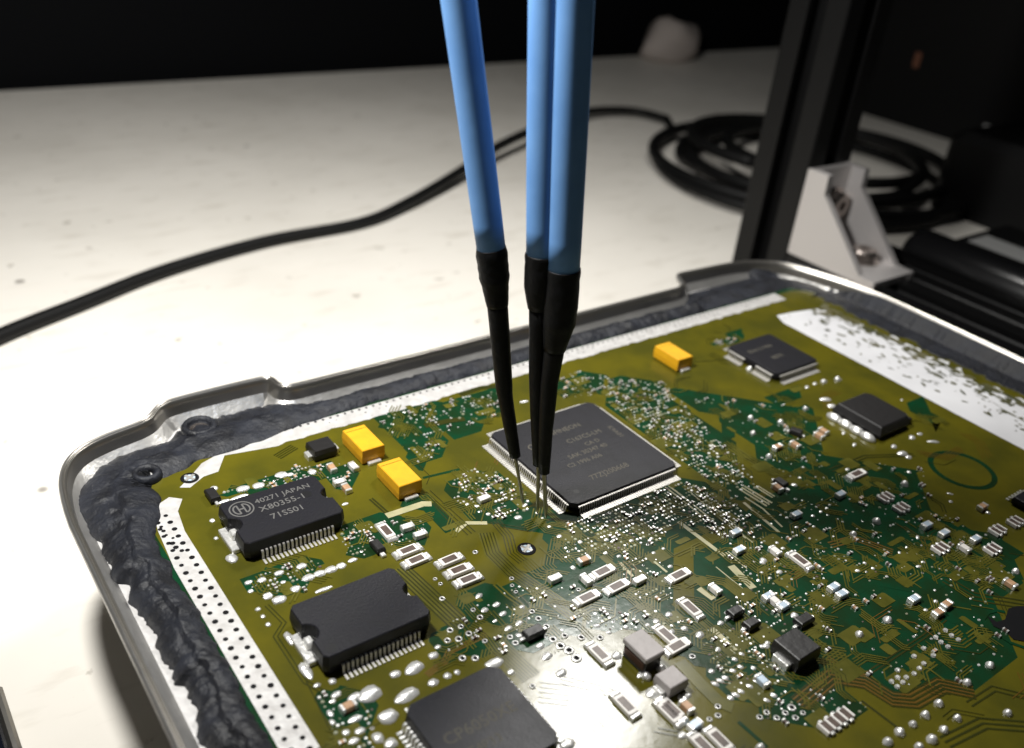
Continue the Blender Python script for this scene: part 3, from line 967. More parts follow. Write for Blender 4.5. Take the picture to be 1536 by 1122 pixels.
def driver(px, py, label):
    d = part('driver_chip', 'driver', driver_body, px, py, 0, 0, label=label, r=9)
    for sgn in (0, 1):
        for i in range(18):
            x = (i - 8.5) * .65
            part('lead', 'drvlead', lambda: gull(0, .34, 1.75, 1.45, th=.2).mesh('lead', 'lead'), (x if not sgn else -x), (-5.42 if not sgn else 5.42), 0, math.pi * sgn, d)
    part('heat_slug', 'slug', lambda: MB().box(-8.9, 8.5, -2.9, 2.7, .05, .75, .1).box(-8.1, -7.0, -.9, .6, .75, 1.9, .2).box(7.2, 8.1, -.7, .6, .75, 1.7, .2).mesh('heat_slug', 'tin'), 0, 0, 0, 0, d)
    return d


q1 = [at('p', 364.7, 814.7, 3.2), at('p', 519.8, 766.6, 3.2), at('p', 474, 711, 3.2), at('p', 323, 760, 3.2)]
q2 = [at('p', 488.5, 987.6, 3.2), at('p', 652.6, 919.8, 3.2), at('p', 587.5, 849.5, 3.2), at('p', 428.6, 910.7, 3.2)]
cen = lambda q: (sum(p[0] for p in q) / 4, sum(p[1] for p in q) / 4)
D1, D2 = cen(q1), cen(q2)
d1 = driver(*D1, 'black power chip with grey printed lettering and a round emblem')
d2 = driver(*D2, 'blank black power chip without lettering, two notched ends')
for txt, x, y, s in (('40271 JAPAN', -2.9, 2.6, 1.5), ('X80355-1', -3.0, .5, 1.75), ('71SS01', -2.3, -1.9, 1.75)):
    chip_text(d1, txt, x, y, 3.262, s, 'print', 0, 1.05)
em = MB()
for r_, w_ in ((1.75, .22),):
    em.ribbon([(r_ * math.cos(a * math.pi / 16), r_ * math.sin(a * math.pi / 16)) for a in range(33)], w_, 0)
for sg in (-1, 1):
    em.ribbon([(sg * (.45 + .75 * math.cos(t)), 1.05 * math.sin(t)) for t in [math.pi * (i / 10 - .5) for i in range(11)]], .25, 0.002)
    em.ribbon([(sg * .42, -1.1), (sg * .42, 1.1)], .25, 0.004)
em.ribbon([(-.45, 0), (.45, 0)], .3, 0.006)
part('emblem', 'emblem', lambda: em.mesh('emblem', 'print'), -5.2, 2.5, 3.262, 0, d1)
part('pin_dimple', 'drvdot', lambda: MB().disc(0, 0, 0, .8, 20).mesh('pin_dimple', 'dot'), -6.3, -4.1, 3.26, 0, d2)
part('pin_dimple', 'drvdot', None, 4.6, 1.2, 3.26, 0, d1)

# --- square chip with corner fins
q3 = (48.5, 58.6)
c3 = part('logic_chip', 'c3', lambda: qfp_body(7.0, 1.2, .25, 2.5), q3[0], q3[1], r=9.5, label='grey topped square chip with coarse leads and white corner solder')
for k in range(4):
    a = k * math.pi / 2
    for i in range(17):
        u = (i - 8) * .68
        part('lead', 'c3lead', lambda: gull(0, .36, 1.3, 1.2, th=.2).mesh('lead', 'tin'), 6.95 * math.sin(a) + u * math.cos(a), -6.95 * math.cos(a) + u * math.sin(a), 0, a, c3)
chip_text(c3, 'CP6050XE', -5.2, -0.6, 2.512, 2.3, 'printfaint', 0, 1.0)
chip_text(c3, '8T4P33', -4.6, -3.3, 2.512, 1.8, 'printfaint', 0, 1.0)

# --- chip behind, with leads in pairs of rows
c4c = (158.3, 106.6)
c4 = part('memory_chip', 'c4', lambda: qfp_body(7.0, .6, .25, 1.9), c4c[0], c4c[1], r=9, label='black square chip beside the wide white ground strip')


def c4rows(n, half):
    b = MB()
    for i in range(n):
        x = (i - (n - 1) / 2) * .45
        if half and abs(x) < 1.6:
            continue
        g = gull(x, .36, 1.7, 1.3, neck=.4)
        b.add(g.v, g.f)
    return b.mesh('lead_row', 'lead')


for k in range(4):
    a = k * math.pi / 2
    half = k % 2 == 1
    o = part('lead_row', 'c4row%d' % half, lambda: c4rows(27, half), 6.95 * math.sin(a), -6.95 * math.cos(a), 0, a, c4)
    o['kind'] = 'stuff'
chip_text(c4, 'SDA12 F400', -5.0, 2.2, 1.912, 1.5, 'printdull')
chip_text(c4, 'BB70', -2.0, -2.0, 1.912, 1.6, 'printdull')

# --- power transistor beside it
tx, ty = at('N', 880, 470, 1.8)


def transistor_body():
    pl = [(-5.6, -5.2), (5.6, -5.2), (5.6, 4.4), (4.2, 5.6), (-4.2, 5.6), (-5.6, 4.4)]
    return MB().prism(pl, [(.2, .3), (1.0, 0), (1.2, 0), (2.5, .5), (2.7, .8)]).mesh('power_transistor', 'darkbody')


pt = part('power_transistor', 'dpak', transistor_body, tx, ty, 0, math.radians(-90), r=6, label='thick black power transistor with white solder lugs by the ground strip')
for yy in (-3.6, -1.2, 1.2, 3.4):
    part('lug', 'dlug', lambda: MB().lathe([(1.1, 0), (1.05, .5), (.7, .95), (.25, 1.15)], 12, sx=1.7, sy=.95).mesh('lug', 'tin', True), yy * 1.1, -6.3, 0, 0, pt)
part('heat_tab', 'dtab', lambda: MB().box(-4.6, 4.6, 0, 2.0, .05, 1.0, .15).mesh('heat_tab', 'darkbody'), 0, 5.3, 0, 0, pt)


# --- tantalum capacitors
def tant_body():
    return MB().box(-2.15, 2.15, -3.65, 3.65, .25, 1.5).prism([(-2.15, -3.65), (2.15, -3.65), (2.15, 3.65), (-2.15, 3.65)], [(.25, .12), (1.35, 0), (1.45, 0), (2.75, .08), (2.9, .2)]).mesh('tantalum_capacitor', 'yellow')


for u, v, lab in ((545, 656, 'yellow tantalum capacitor beside the small black diode'), (599, 707, 'yellow tantalum capacitor nearest the square microcontroller'), (1011, 526, 'yellow tantalum capacitor standing alone near the far rim')):
    x, y = bp(u, v, 2.9)
    t_ = part('tantalum_capacitor', 'tant', lambda: MB().prism([(-2.15, -3.65), (2.15, -3.65), (2.15, 3.65), (-2.15, 3.65)], [(.25, .1), (1.35, 0), (1.45, 0), (2.78, .08), (2.9, .2)]).mesh('tantalum_capacitor', 'yellow'), x, y, 0, 0, label=lab, r=4)
    for sg in (-1, 1):
        part('terminal', 'tterm', lambda: MB().box(-1.2, 1.2, -.5, .5, .03, .55, .1).mesh('terminal', 'tin'), 0, sg * 3.9, 0, 0, t_)
    part('polarity_band', 'tband', lambda: MB().box(-1.9, 1.9, -.05, .05, 0, .02).mesh('polarity_band', 'brown'), 0, 2.6, 2.9, 0, t_)

# --- small black diode and friends
def smallblock(w, l, h, material='darkbody'):
    return lambda: MB().prism([(-w / 2, -l / 2), (w / 2, -l / 2), (w / 2, l / 2), (-w / 2, l / 2)], [(.15, .12), (h * .5, 0), (h * .55, 0), (h - .1, .12), (h, .25)]).mesh('body', material)


def leaded(name, key, k, x, y, w, l, h, rot, lab=None, tw=None, material='darkbody', n=1):
    bx, by = at(k, x, y, h * .7)
    o = part(name, key, smallblock(w, l, h, material), bx, by, 0, rot, label=lab, r=max(w, l) * .6)
    tw = tw or w * .5
    for sg in (-1, 1):
        for i in range(n):
            xo = (i - (n - 1) / 2) * (w / max(1, n)) * .95
            part('terminal', key + 't', lambda: MB().box(-tw / 2, tw / 2, -.55, .45, .03, h * .42, .08).mesh('terminal', 'tin'), xo, sg * (l / 2 + .25), 0, 0, o)
    return o


leaded('diode', 'smb', 'B', 315, 500, 3.5, 4.2, 2.2, math.pi / 2, 'small black diode beside a yellow tantalum capacitor')
leaded('diode', 'sod', 'h', 600, 240, 1.5, 2.6, 1.1, 0, 'narrow black diode between the power chips')
leaded('diode', 'smc', 'I', 225, 540, 4.6, 4.8, 2.6, math.pi / 2, 'bulky black diode with one white terminal', tw=2.6)
leaded('small_transistor', 'sot', 'e', 1000, 420, 1.7, 3.0, 1.2, math.pi / 2, 'little black transistor with white leads', tw=.5)
leaded('small_transistor', 'sot', 'd', 1285, 930, 1.7, 3.0, 1.2, math.pi / 2, None, tw=.5)
leaded('small_transistor', 'sot2', 'c', 1070, 520, 1.6, 2.4, 1.2, 0, None, tw=.5)
leaded('small_transistor', 'sot', 'J', 60, 290, 1.7, 3.0, 1.2, 0, None, tw=.5)
leaded('small_transistor', 'sot2', 'd', 640, 860, 1.6, 2.4, 1.0, math.pi / 2, None, tw=.8)
leaded('small_transistor', 'sot2', 'd', 790, 970, 1.6, 2.4, 1.0, math.pi / 2, None, tw=.8)
leaded('ripple_inductor', 'mel', 'f', 1040, 745, 3.0, 3.4, 2.0, math.pi / 2, 'pale grey ribbed component beside the grey topped inductor', tw=1.6, material='greytop')
leaded('small_transistor', 'sot2', 'N', 200, 640, 1.2, 2.0, .8, .4, None, tw=.8)
# inductor with a grey ferrite top
ix, iy = at('f', 790, 410, 3.2)
ind = part('inductor', 'ind', lambda: MB().box(-1.5, 1.5, -2.1, 2.1, .2, 2.5, .15).mesh('inductor', 'darkbody'), ix, iy, 0, 0, r=3, label='square inductor with grey ferrite top and copper winding')
part('ferrite_cap', 'indcap', lambda: MB().box(-1.75, 1.75, -2.3, 2.3, 2.45, 3.2, .12).mesh('ferrite_cap', 'greytop'), 0, 0, 0, 0, ind)
part('winding', 'indw', lambda: MB().box(-1.62, 1.62, -1.9, 1.9, .9, 2.0, .1).mesh('winding', 'copper'), 0, 0, 0, 0, ind)
for sg in (-1, 1):
    part('terminal', 'indt', lambda: MB().lathe([(.7, 0), (.6, .5), (.3, .8)], 12).mesh('terminal', 'tin', True), sg * 1.3, -2.5, 0, 0, ind)


# --- chip resistors 1206
def res_body():
    b = MB().box(-1.6, 1.6, -.8, .8, .05, .62, .06)
    return b.mesh('chip_resistor', 'ceramic')


RES = [('a', 215, 612, 0), ('a', 300, 708, 0), ('a', 390, 796, 0), ('h', 682, 95, 1), ('h', 885, 275, 0), ('h', 965, 365, 0),
       ('b', 400, 725, 0), ('b', 535, 862, 0), ('b', 255, 965, 0), ('b', 1110, 758, 0), ('f', 1225, 65, 1), ('f', 1095, 425, 0), ('f', 372, 490, 1), ('f', 615, 970, 1), ('f', 1045, 1010, 1),
       ('g', 500, 1050, 1), ('g', 345, 1100, 1), ('d', 1250, 365, 1), ('E', 575, 345, 0), ('g', 30, 790, 1), ('f', 1000, 320, 1)]
for i, (k, x, y, o9) in enumerate(RES):
    px, py = at(k, x, y, .6)
    r_ = part('chip_resistor', 'res', res_body, px, py, 0, o9 * math.pi / 2 + random.uniform(-.03, .03), r=2.0)
    part('resistive_film', 'film', lambda: MB().box(-1.12, 1.12, -.53, .53, .6, .64).mesh('resistive_film', 'film'), 0, 0, 0, 0, r_)
    for sg in (-1, 1):
        part('terminal', 'rterm', lambda: MB().prism([(-.38, -.82), (.38, -.82), (.38, .82), (-.38, .82)], [(.02, -.02), (.25, 0), (.5, .12), (.6, .26)]).mesh('terminal', 'tin'), sg * 1.98, 0, 0, 0, r_)

# --- resistor networks (ladders)
for k, x, y, rt in (('I', 455, 960, 0), ('O', 1230, 740, 0), ('O', 1440, 640, 0), ('O', 560, 950, 0), ('O', 1170, 960, 0), ('E', 830, 540, 0), ('E', 740, 480, 0)):
    px, py = at(k, x, y, .5)
    nb = 4 if k == 'I' else 2
    key = 'net%d' % nb
    ob = part('resistor_network', key, (lambda nb=nb: MB().box(-nb * .64, nb * .64, -.8, .8, .05, .55, .05).mesh('resistor_network', 'film')), px, py, 0, rt, r=2)
    for i in range(nb + 1):
        part('ceramic_bar', 'netbar', lambda: MB().box(-.17, .17, -.92, .92, .05, .66, .05).mesh('ceramic_bar', 'ceramic'), (i - nb / 2) * 1.28, 0, 0, 0, ob)
    for i in range(nb):
        for sg in (-1, 1):
            part('terminal', 'netterm', lambda: MB().box(-.3, .3, -.28, .28, .02, .5, .1).mesh('terminal', 'tin'), (i - nb / 2 + .5) * 1.28, sg * .95, 0, 0, ob)

# --- ceramic capacitors: tan, and white with a bluish glare in the colour, tinned ends
CAP = [('B', 375, 618, 1, 'tan'), ('D', 905, 790, 1, 'tan'), ('D', 880, 815, 1, 'tan'), ('D', 640, 882, 0, 'tan'), ('D', 742, 868, 1, 'tan'), ('I', 1092, 292, 0, 'tan'), ('I', 1045, 338, 0, 'tan'),
       ('E', 118, 425, 1, 'tan'), ('O', 1050, 465, 0, 'tan'), ('P', 930, 115, 1, 'tan'), ('a', 535, 45, 0, 'ceramic'), ('g', 190, 740, 1, 'tan'), ('G', 470, 878, 0, 'tan'), ('B', 460, 735, 1, 'tan'),
       ('O', 395, 680, 0, 'bluish'), ('O', 600, 775, 0, 'bluish'), ('O', 970, 845, 0, 'bluish'), ('I', 905, 260, 0, 'bluish'), ('I', 440, 192, 0, 'bluish'), ('I', 488, 232, 0, 'bluish'),
       ('I', 65, 245, 0, 'bluish'), ('I', 150, 300, 0, 'bluish'), ('d', 650, 110, 0, 'bluish'), ('d', 680, 275, 0, 'bluish'), ('g', 265, 915, 0, 'bluish'), ('E', 480, 465, 0, 'bluish'), ('E', 225, 580, 0, 'bluish'),
       ('h', 1000, 130, 0, 'ceramic'), ('h', 880, 60, 0, 'ceramic'), ('b', 245, 800, 1, 'ceramic'), ('b', 225, 620, 0, 'tan'), ('b', 745, 805, 0, 'ceramic'), ('a', 1200, 790, 0, 'ceramic'), ('O', 840, 950, 1, 'ceramic'),
       ('d', 455, 640, 1, 'ceramic'), ('B', 500, 610, 1, 'ceramic'), ('B', 420, 700, 0, 'ceramic'), ('I', 30, 730, 1, 'bluish'), ('d', 1010, 750, 1, 'ceramic'), ('d', 1015, 285, 1, 'ceramic')]
for k, x, y, o9, mt in CAP:
    px, py = at(k, x, y, .6)
    c_ = part('ceramic_capacitor', 'cap' + mt, (lambda mt=mt: MB().box(-.62, .62, -.55, .55, .05, .85, .08).mesh('ceramic_capacitor', mt)), px, py, 0, o9 * math.pi / 2 + random.uniform(-.06, .06), r=1.4)
    for sg in (-1, 1):
        part('terminal', 'cterm', lambda: MB().box(-.24, .24, -.58, .58, .03, .88, .1).mesh('terminal', 'tin'), sg * .82, 0, 0, 0, c_)


# --- solder joints one can pick out
def blob(seed, hr):
    rr = random.Random(seed)
    b = MB()
    prof = [(1.0, 0), (.98, .12 * hr), (.86, .45 * hr), (.6, .8 * hr), (.28, .97 * hr), (.06, 1.0 * hr)]
    b.lathe(prof, 14)
    b.v = [(x * (1 + .3 * noise.noise(Vector((x * 1.4 + seed, y * 1.4, z)))), y * (1 + .3 * noise.noise(Vector((x * 1.4, y * 1.4 + seed, z)))), z * (1 + .1 * noise.noise(Vector((x, y, seed))))) for x, y, z in b.v]
    return b.mesh('solder_joint', 'tin', True)


def joint(k, x, y, rx, ry=None, rot=0.0, hr=.75, seed=None):
    seed = random.randrange(4) if seed is None else seed
    px, py = at(k, x, y, rx * hr * .4)
    o = part('solder_joint', 'joint%d_%.2f' % (seed, hr), lambda: blob(seed, hr), px, py, 0, rot, r=rx)
    rx, ry = rx * .9, (ry or rx) * .9
    o.scale = (rx, ry, min(rx, ry))
    return o


# through-hole pins: tall domes
for k, x, y in [('E', 850, 402), ('E', 690, 617), ('E', 555, 692), ('I', 755, 380), ('I', 592, 462), ('I', 1345, 640), ('I', 1212, 740), ('I', 1050, 860), ('I', 1447, 915), ('I', 970, 925), ('I', 1155, 945), ('I', 900, 980),
                ('I', 825, 1025), ('I', 1080, 1012), ('I', 755, 1080), ('I', 1010, 1065), ('I', 935, 1108), ('D', 485, 712), ('D', 657, 737), ('D', 500, 800), ('D', 800, 660), ('D', 478, 432), ('D', 590, 935), ('D', 905, 505), ('D', 985, 490), ('I', 20, 1115), ('E', 1490, 905)]:
    joint(k, x, y, random.uniform(.62, .82), hr=1.15)
R45 = math.radians(45)
for k, x, y, rx, ry, rt in [
    # round the first power chip
    ('J', 375, 222, 1.3, .9, 0), ('J', 540, 190, 1.2, .9, 0), ('J', 800, 78, 1.1, .8, 0), ('J', 870, 75, .8, .5, 0), ('J', 1105, 48, .9, .8, 0), ('J', 170, 355, 1.2, .5, 0), ('J', 350, 298, 1.8, .45, 0), ('J', 75, 222, .7, .7, 0), ('J', 60, 560, .5, .5, 0), ('J', 100, 745, .4, .4, 0),
    ('J', 265, 945, 1.2, .9, 1.57), ('J', 1450, 385, .6, .4, 0), ('B', 260, 635, .7, .5, 1.57), ('B', 80, 655, 1.1, .7, 0),
    # between the power chips
    ('G', 70, 110, .9, .6, 0), ('G', 200, 70, .9, .7, 0), ('G', 240, 135, 1.1, .8, 0), ('G', 305, 112, 1.1, .8, 0), ('G', 370, 88, 1.1, .8, 0), ('G', 430, 66, .9, .7, 0), ('G', 495, 35, .8, .5, 0), ('G', 70, 262, 1.2, .9, 0), ('G', 165, 205, .8, .6, 0), ('G', 8, 245, .9, .5, 0),
    ('G', 325, 200, 1.6, .42, .0), ('F', 1280, 150, .8, .6, 0), ('F', 1200, 165, .7, .5, 0), ('F', 1215, 215, .5, .4, 0), ('F', 1310, 235, .8, .5, 0), ('F', 1470, 200, .9, .7, 0), ('F', 1400, 165, .5, .4, 0), ('F', 1255, 320, .42, .42, 0), ('F', 1285, 362, .38, .38, 0), ('F', 1315, 408, .42, .42, 0),
    # round the second power chip
    ('G', 130, 480, 1.6, .6, 1.57), ('G', 225, 660, 1.9, .7, 1.57), ('G', 960, 585, .85, .7, 0), ('G', 855, 650, 1.7, 1.0, .2), ('G', 740, 692, .9, .7, 0), ('G', 600, 800, 1.9, 1.3, .1), ('G', 510, 820, 1.1, .7, 0), ('G', 815, 805, 2.1, 1.0, .1), ('G', 960, 740, .8, .7, 0), ('G', 1042, 702, .6, .6, 0), ('G', 1097, 682, .5, .5, 0),
    ('G', 378, 735, .6, .6, 0), ('G', 290, 757, .5, .4, 0), ('G', 400, 812, .9, .6, .3), ('G', 700, 930, 1.6, 1.2, 0), ('G', 365, 920, .4, .7, 0), ('G', 378, 972, .4, .6, 0), ('G', 510, 948, 1.0, .6, 0), ('G', 536, 1020, .8, .6, 0), ('G', 456, 1032, .6, .6, 0), ('G', 500, 1078, .8, .6, 0), ('G', 640, 1060, .8, 1.0, 0), ('G', 720, 1090, 1.0, .8, 0), ('G', 380, 850, .6, .4, 0),
    # corners of the finned chip
    ('L', 930, 62, 1.7, .9, 0), ('L', 1490, 690, 1.2, .9, 0), ('L', 1060, 140, .6, .5, 0),
    # big white pads of the right half
    ('g', 455, 530, .62, .42, -1.1), ('g', 502, 500, .62, .42, -1.1), ('g', 552, 475, .62, .42, -1.1), ('g', 600, 660, .62, .45, -1.1), ('g', 647, 632, .65, .45, -1.1), ('g', 695, 600, .65, .45, -1.1), ('g', 935, 685, .62, .42, -1.1), ('g', 1002, 635, .62, .42, -1.1),
    ('g', 775, 552, .6, .42, -1.1), ('g', 842, 505, .6, .42, -1.1), ('g', 885, 455, .5, .4, -.8), ('g', 622, 410, .6, .42, -1.1), ('g', 690, 372, .55, .42, -1.1), ('g', 812, 382, .5, .42, -1.1), ('g', 635, 300, .55, .42, -1.1), ('g', 700, 252, .55, .42, -1.1), ('g', 890, 182, .5, .4, -1), ('g', 945, 146, .5, .4, -1),
    ('g', 420, 412, .5, .5, 0), ('g', 480, 208, .65, .45, .4), ('g', 150, 1010, .7, .6, 0), ('g', 185, 640, .8, .55, .2), ('d', 680, 815, .65, .55, 0), ('d', 570, 865, .65, .5, 0), ('d', 842, 945, .6, .5, 0), ('d', 735, 1000, .65, .6, 0), ('d', 505, 958, .55, .5, 0), ('d', 905, 372, .6, .7, 0), ('d', 890, 490, .4, .35, 0),
    ('d', 965, 540, .38, .35, 0), ('d', 860, 562, .42, .35, 0), ('d', 1055, 482, .6, .5, 0), ('d', 1030, 212, .42, .4, 0), ('d', 1087, 262, .5, .4, 0), ('d', 1200, 885, .7, .6, 0), ('d', 165, 1010, .7, .6, 0), ('d', 20, 880, .6, .6, 0), ('d', 310, 1070, .9, .7, .4), ('d', 945, 700, .7, .4, .4),
    ('e', 490, 80, .7, .5, .3), ('e', 652, 160, .8, .5, .2), ('e', 545, 212, .75, .5, .2), ('e', 712, 248, .75, .5, .2), ('e', 640, 315, .55, .3, .2), ('e', 868, 335, .8, .5, .2), ('e', 762, 385, .8, .5, .2), ('e', 890, 187, .55, .45, 0), ('e', 865, 452, .6, .45, -1), ('e', 1060, 545, .8, .6, .2),
    ('e', 1130, 640, 1.0, .6, .2), ('e', 1260, 800, 1.0, .7, .2), ('e', 105, 560, .5, .45, 0), ('f', 530, 510, .95, .75, .3), ('f', 615, 250, .5, .5, 0), ('f', 760, 690, .8, .5, .2), ('f', 1015, 510, .6, .7, 0), ('f', 915, 612, .35, .3, 0), ('f', 870, 860, 1.1, 1.0, 0), ('f', 1040, 295, .8, .55, .3),
    ('f', 1015, 130, .6, .5, .2), ('f', 1165, 265, .6, .45, .2), ('f', 1310, 320, .75, .6, .2), ('f', 1195, 885, .6, .5, 0), ('f', 1130, 905, .5, .4, 0), ('f', 820, 230, .5, .4, 0), ('f', 900, 195, .55, .6, 0), ('f', 350, 235, .6, .4, -.6), ('f', 455, 300, .5, .35, -.6),
    # right edge
    ('N', 470, 340, 1.5, .7, -.5), ('N', 520, 400, 1.2, .8, -.4), ('N', 290, 425, .7, .6, 0), ('N', 300, 235, .8, .5, .4), ('N', 370, 205, .8, .5, .4), ('N', 455, 185, .7, .6, 0), ('N', 590, 170, .6, .35, -.5), ('N', 625, 640, .8, .35, .4), ('N', 720, 745, .8, .4, .4), ('N', 1230, 680, 1.0, .7, .5), ('N', 1300, 650, .8, .5, 0), ('N', 1420, 715, 1.3, .5, -.6), ('N', 1150, 820, 1.3, .8, -.3), ('N', 1070, 760, .9, .6, .4), ('N', 1200, 855, .9, .6, 0),
    ('N', 1140, 350, .5, .3, .3), ('N', 770, 500, .45, .3, 0), ('E', 520, 320, .6, .4, 0), ('E', 545, 370, .9, .6, .3), ('E', 215, 410, .7, .5, -.5), ('E', 110, 430, .6, .4, 0), ('E', 245, 370, .42, .4, 0), ('E', 265, 310, .35, .35, 0), ('E', 875, 337, .45, .45, 0), ('E', 1110, 460, .7, .3, -.8), ('E', 1115, 507, .45, .4, 0), ('E', 1330, 570, .5, .45, 0),
    ('E', 320, 590, .5, .4, 0), ('E', 365, 565, .45, .35, .4), ('E', 400, 545, .45, .35, .4), ('E', 225, 655, .5, .35, 0), ('E', 325, 652, .42, .35, 0), ('E', 170, 600, .4, .35, 0), ('E', 125, 912, .6, .5, 0), ('E', 35, 845, .6, .6, 0), ('E', 580, 905, .55, .4, -.6), ('E', 620, 862, .4, .4, 0), ('E', 665, 892, .42, .4, 0), ('E', 820, 800, .5, .3, .5), ('E', 860, 770, .5, .3, .5), ('E', 925, 710, .7, .35, .5), ('E', 955, 855, .5, .35, -.5), ('E', 930, 880, .6, .4, -.3),
    ('I', 30, 50, .6, .6, 0), ('I', 215, 355, .7, .6, 0), ('I', 50, 530, .7, .6, 0), ('I', 970, 325, .5, .4, 0), ('I', 1030, 275, .5, .4, 0), ('b', 185, 450, .5, .4, 0), ('b', 435, 430, .55, .4, 0), ('b', 665, 440, .55, .42, 0), ('b', 425, 555, .5, .4, 0), ('b', 550, 585, .5, .38, 0), ('b', 120, 690, .5, .5, 0), ('b', 875, 555, .45, .4, 0), ('b', 965, 515, .42, .36, 0), ('b', 1030, 680, .55, .42, 0), ('b', 855, 420, .5, .4, .3),
    ('a', 860, 220, .8, .55, -.4), ('a', 1240, 400, .55, .5, 0), ('a', 1435, 455, .5, .4, 0), ('a', 1370, 695, .5, .45, 0), ('a', 575, 190, .5, .4, 0), ('a', 470, 115, .6, .35, -.7), ('a', 380, 100, .45, .4, 0), ('a', 920, 105, .8, .35, .3), ('a', 1030, 180, .35, .35, 0), ('a', 1145, 310, .45, .4, 0), ('a', 1080, 230, .35, .3, 0), ('C', 330, 235, 1.1, .45, -.2), ('C', 240, 400, .5, .4, 0)]:
    joint(k, x, y, rx, ry, rt, hr=.5)
# plated vias with a dark eye
for k, x, y, r_ in [('e', 220, 405, .5), ('e', 320, 372, .45), ('e', 395, 437, .5), ('e', 300, 487, .55), ('e', 195, 502, .5), ('e', 545, 507, .42), ('e', 335, 667, .55), ('e', 455, 667, .55), ('e', 830, 525, .5), ('e', 780, 470, .45), ('e', 1120, 370, .5), ('e', 1290, 455, .5),
                   ('e', 1440, 470, .5), ('e', 435, 215, .4), ('e', 500, 285, .5), ('e', 985, 232, .45), ('e', 1045, 297, .5), ('e', 145, 110, .45), ('g', 240, 277, .5), ('e', 1180, 490, .6), ('e', 1250, 550, .7), ('e', 1330, 592, .75), ('e', 1400, 665, .75), ('e', 990, 930, .4), ('f', 375, 350, .5), ('f', 200, 350, .5),
                   ('a', 455, 548, .45), ('a', 795, 795, .4), ('a', 130, 845, .35), ('a', 80, 800, .35), ('a', 835, 920, .35), ('a', 800, 860, .35), ('a', 1420, 900, .4), ('g', 870, 845, .45), ('g', 935, 800, .45), ('g', 1030, 852, .45), ('g', 1110, 805, .45), ('g', 1205, 850, .45), ('g', 1275, 805, .4), ('g', 400, 865, .4), ('g', 480, 830, .45), ('g', 480, 745, .45), ('g', 1170, 755, .6)]:
    px, py = at(k, x, y, .1)
    v_ = part('plated_via', 'via', lambda: MB().lathe([(1.0, .0), (.95, .12), (.6, .14), (.5, .06)], 14).mesh('plated_via', 'tin', True), px, py, 0, 0, r=r_)
    v_.scale = (r_, r_, 1)
    part('via_eye', 'viaeye', lambda: MB().disc(.05, -.05, .15, .5, 10).mesh('via_eye', 'hole'), 0, 0, 0, 0, v_)

# --- round test points with a cross slot
for k, x, y in (('A', 862, 675), ('a', 935, 512)):
    px, py = at(k, x, y, .2)
    f_ = part('test_point', 'fid', lambda: MB().lathe([(1.45, .05), (1.4, .1), (1.1, .1)], 24).mesh('test_point', 'hole', True), px, py, 0, 0, r=2)
    part('cross_pad', 'fidx', lambda: MB().box(-1.0, 1.0, -.26, .26, .1, .2, .05).box(-.26, .26, -1.0, 1.0, .1, .21, .05).mesh('cross_pad', 'lead'), 0, 0, .02, .5, f_)
    part('pad', 'fidp', lambda: MB().disc(0, 0, .115, .85, 18).mesh('pad', 'bluish'), 0, 0, 0, 0, f_)

# --- chips cut by the picture's edge
ex, ey = at('O', 1560, 400, 1.2)
sc_ = part('small_chip', 'soic', lambda: MB().prism([(-3.2, -1.95), (3.2, -1.95), (3.2, 1.95), (-3.2, 1.95)], [(.2, .2), (.8, 0), (.9, 0), (1.5, .2), (1.55, .3)]).mesh('small_chip', 'black'), ex + 1.6, ey - .2, 0, 0, r=4, label='small black chip with a row of white leads near the wide ground strip')
for sg in (0, 1):
    for i in range(6):
        xx = (i - 2.5) * .95
        part('lead', 'soiclead', lambda: gull(0, .42, 1.2, .85).mesh('lead', 'tin'), xx if not sg else -xx, -1.9 if not sg else 1.9, 0, sg * math.pi, sc_)
hole_pts = [at('P', *q) for q in ((650, 520), (720, 640), (860, 700), (960, 800), (1130, 830), (1300, 780), (1300, 400), (1000, 400), (900, 430), (860, 560), (760, 590))]
hp = hole_pts if area2(hole_pts) > 0 else hole_pts[::-1]
cut = part('board_cutout', 'cutout', lambda: MB().sheet(hp, .115).mesh('board_cutout', 'hole'), 0, 0)
part('cutout_border', 'cutb', lambda: MB().ribbon([at('P', *q) for q in ((860, 470), (760, 450), (650, 480), (590, 560), (640, 650), (780, 740), (930, 840), (1100, 900), (1300, 880))], .55, .11).mesh('cutout_border', 'green'), 0, 0, 0, 0, cut)

# --- tiny pads and dots nobody can pick apart: dense scatter round the big chip
rnd = random.Random(11)
sd = {'tin': MB(), 'mute': MB(), 'film': MB(), 'hole': MB(), 'tan': MB()}


def dome(b, x, y, r, h=.35):
    seg = 7
    vs = [(x + r * math.cos(2 * math.pi * i / seg), y + r * math.sin(2 * math.pi * i / seg), 0.02) for i in range(seg)]
    vs += [(x + r * .7 * math.cos(2 * math.pi * i / seg), y + r * .7 * math.sin(2 * math.pi * i / seg), r * h * 1.4) for i in range(seg)]
    b.add(vs, [(i, (i + 1) % seg, seg + (i + 1) % seg, seg + i) for i in range(seg)] + [tuple(range(seg, 2 * seg))])


def inside(p, poly):
    c = False
    for i in range(len(poly)):
        a, b = poly[i - 1], poly[i]
        if (a[1] > p[1]) != (b[1] > p[1]) and p[0] < (b[0] - a[0]) * (p[1] - a[1]) / (b[1] - a[1]) + a[0]:
            c = not c
    return c


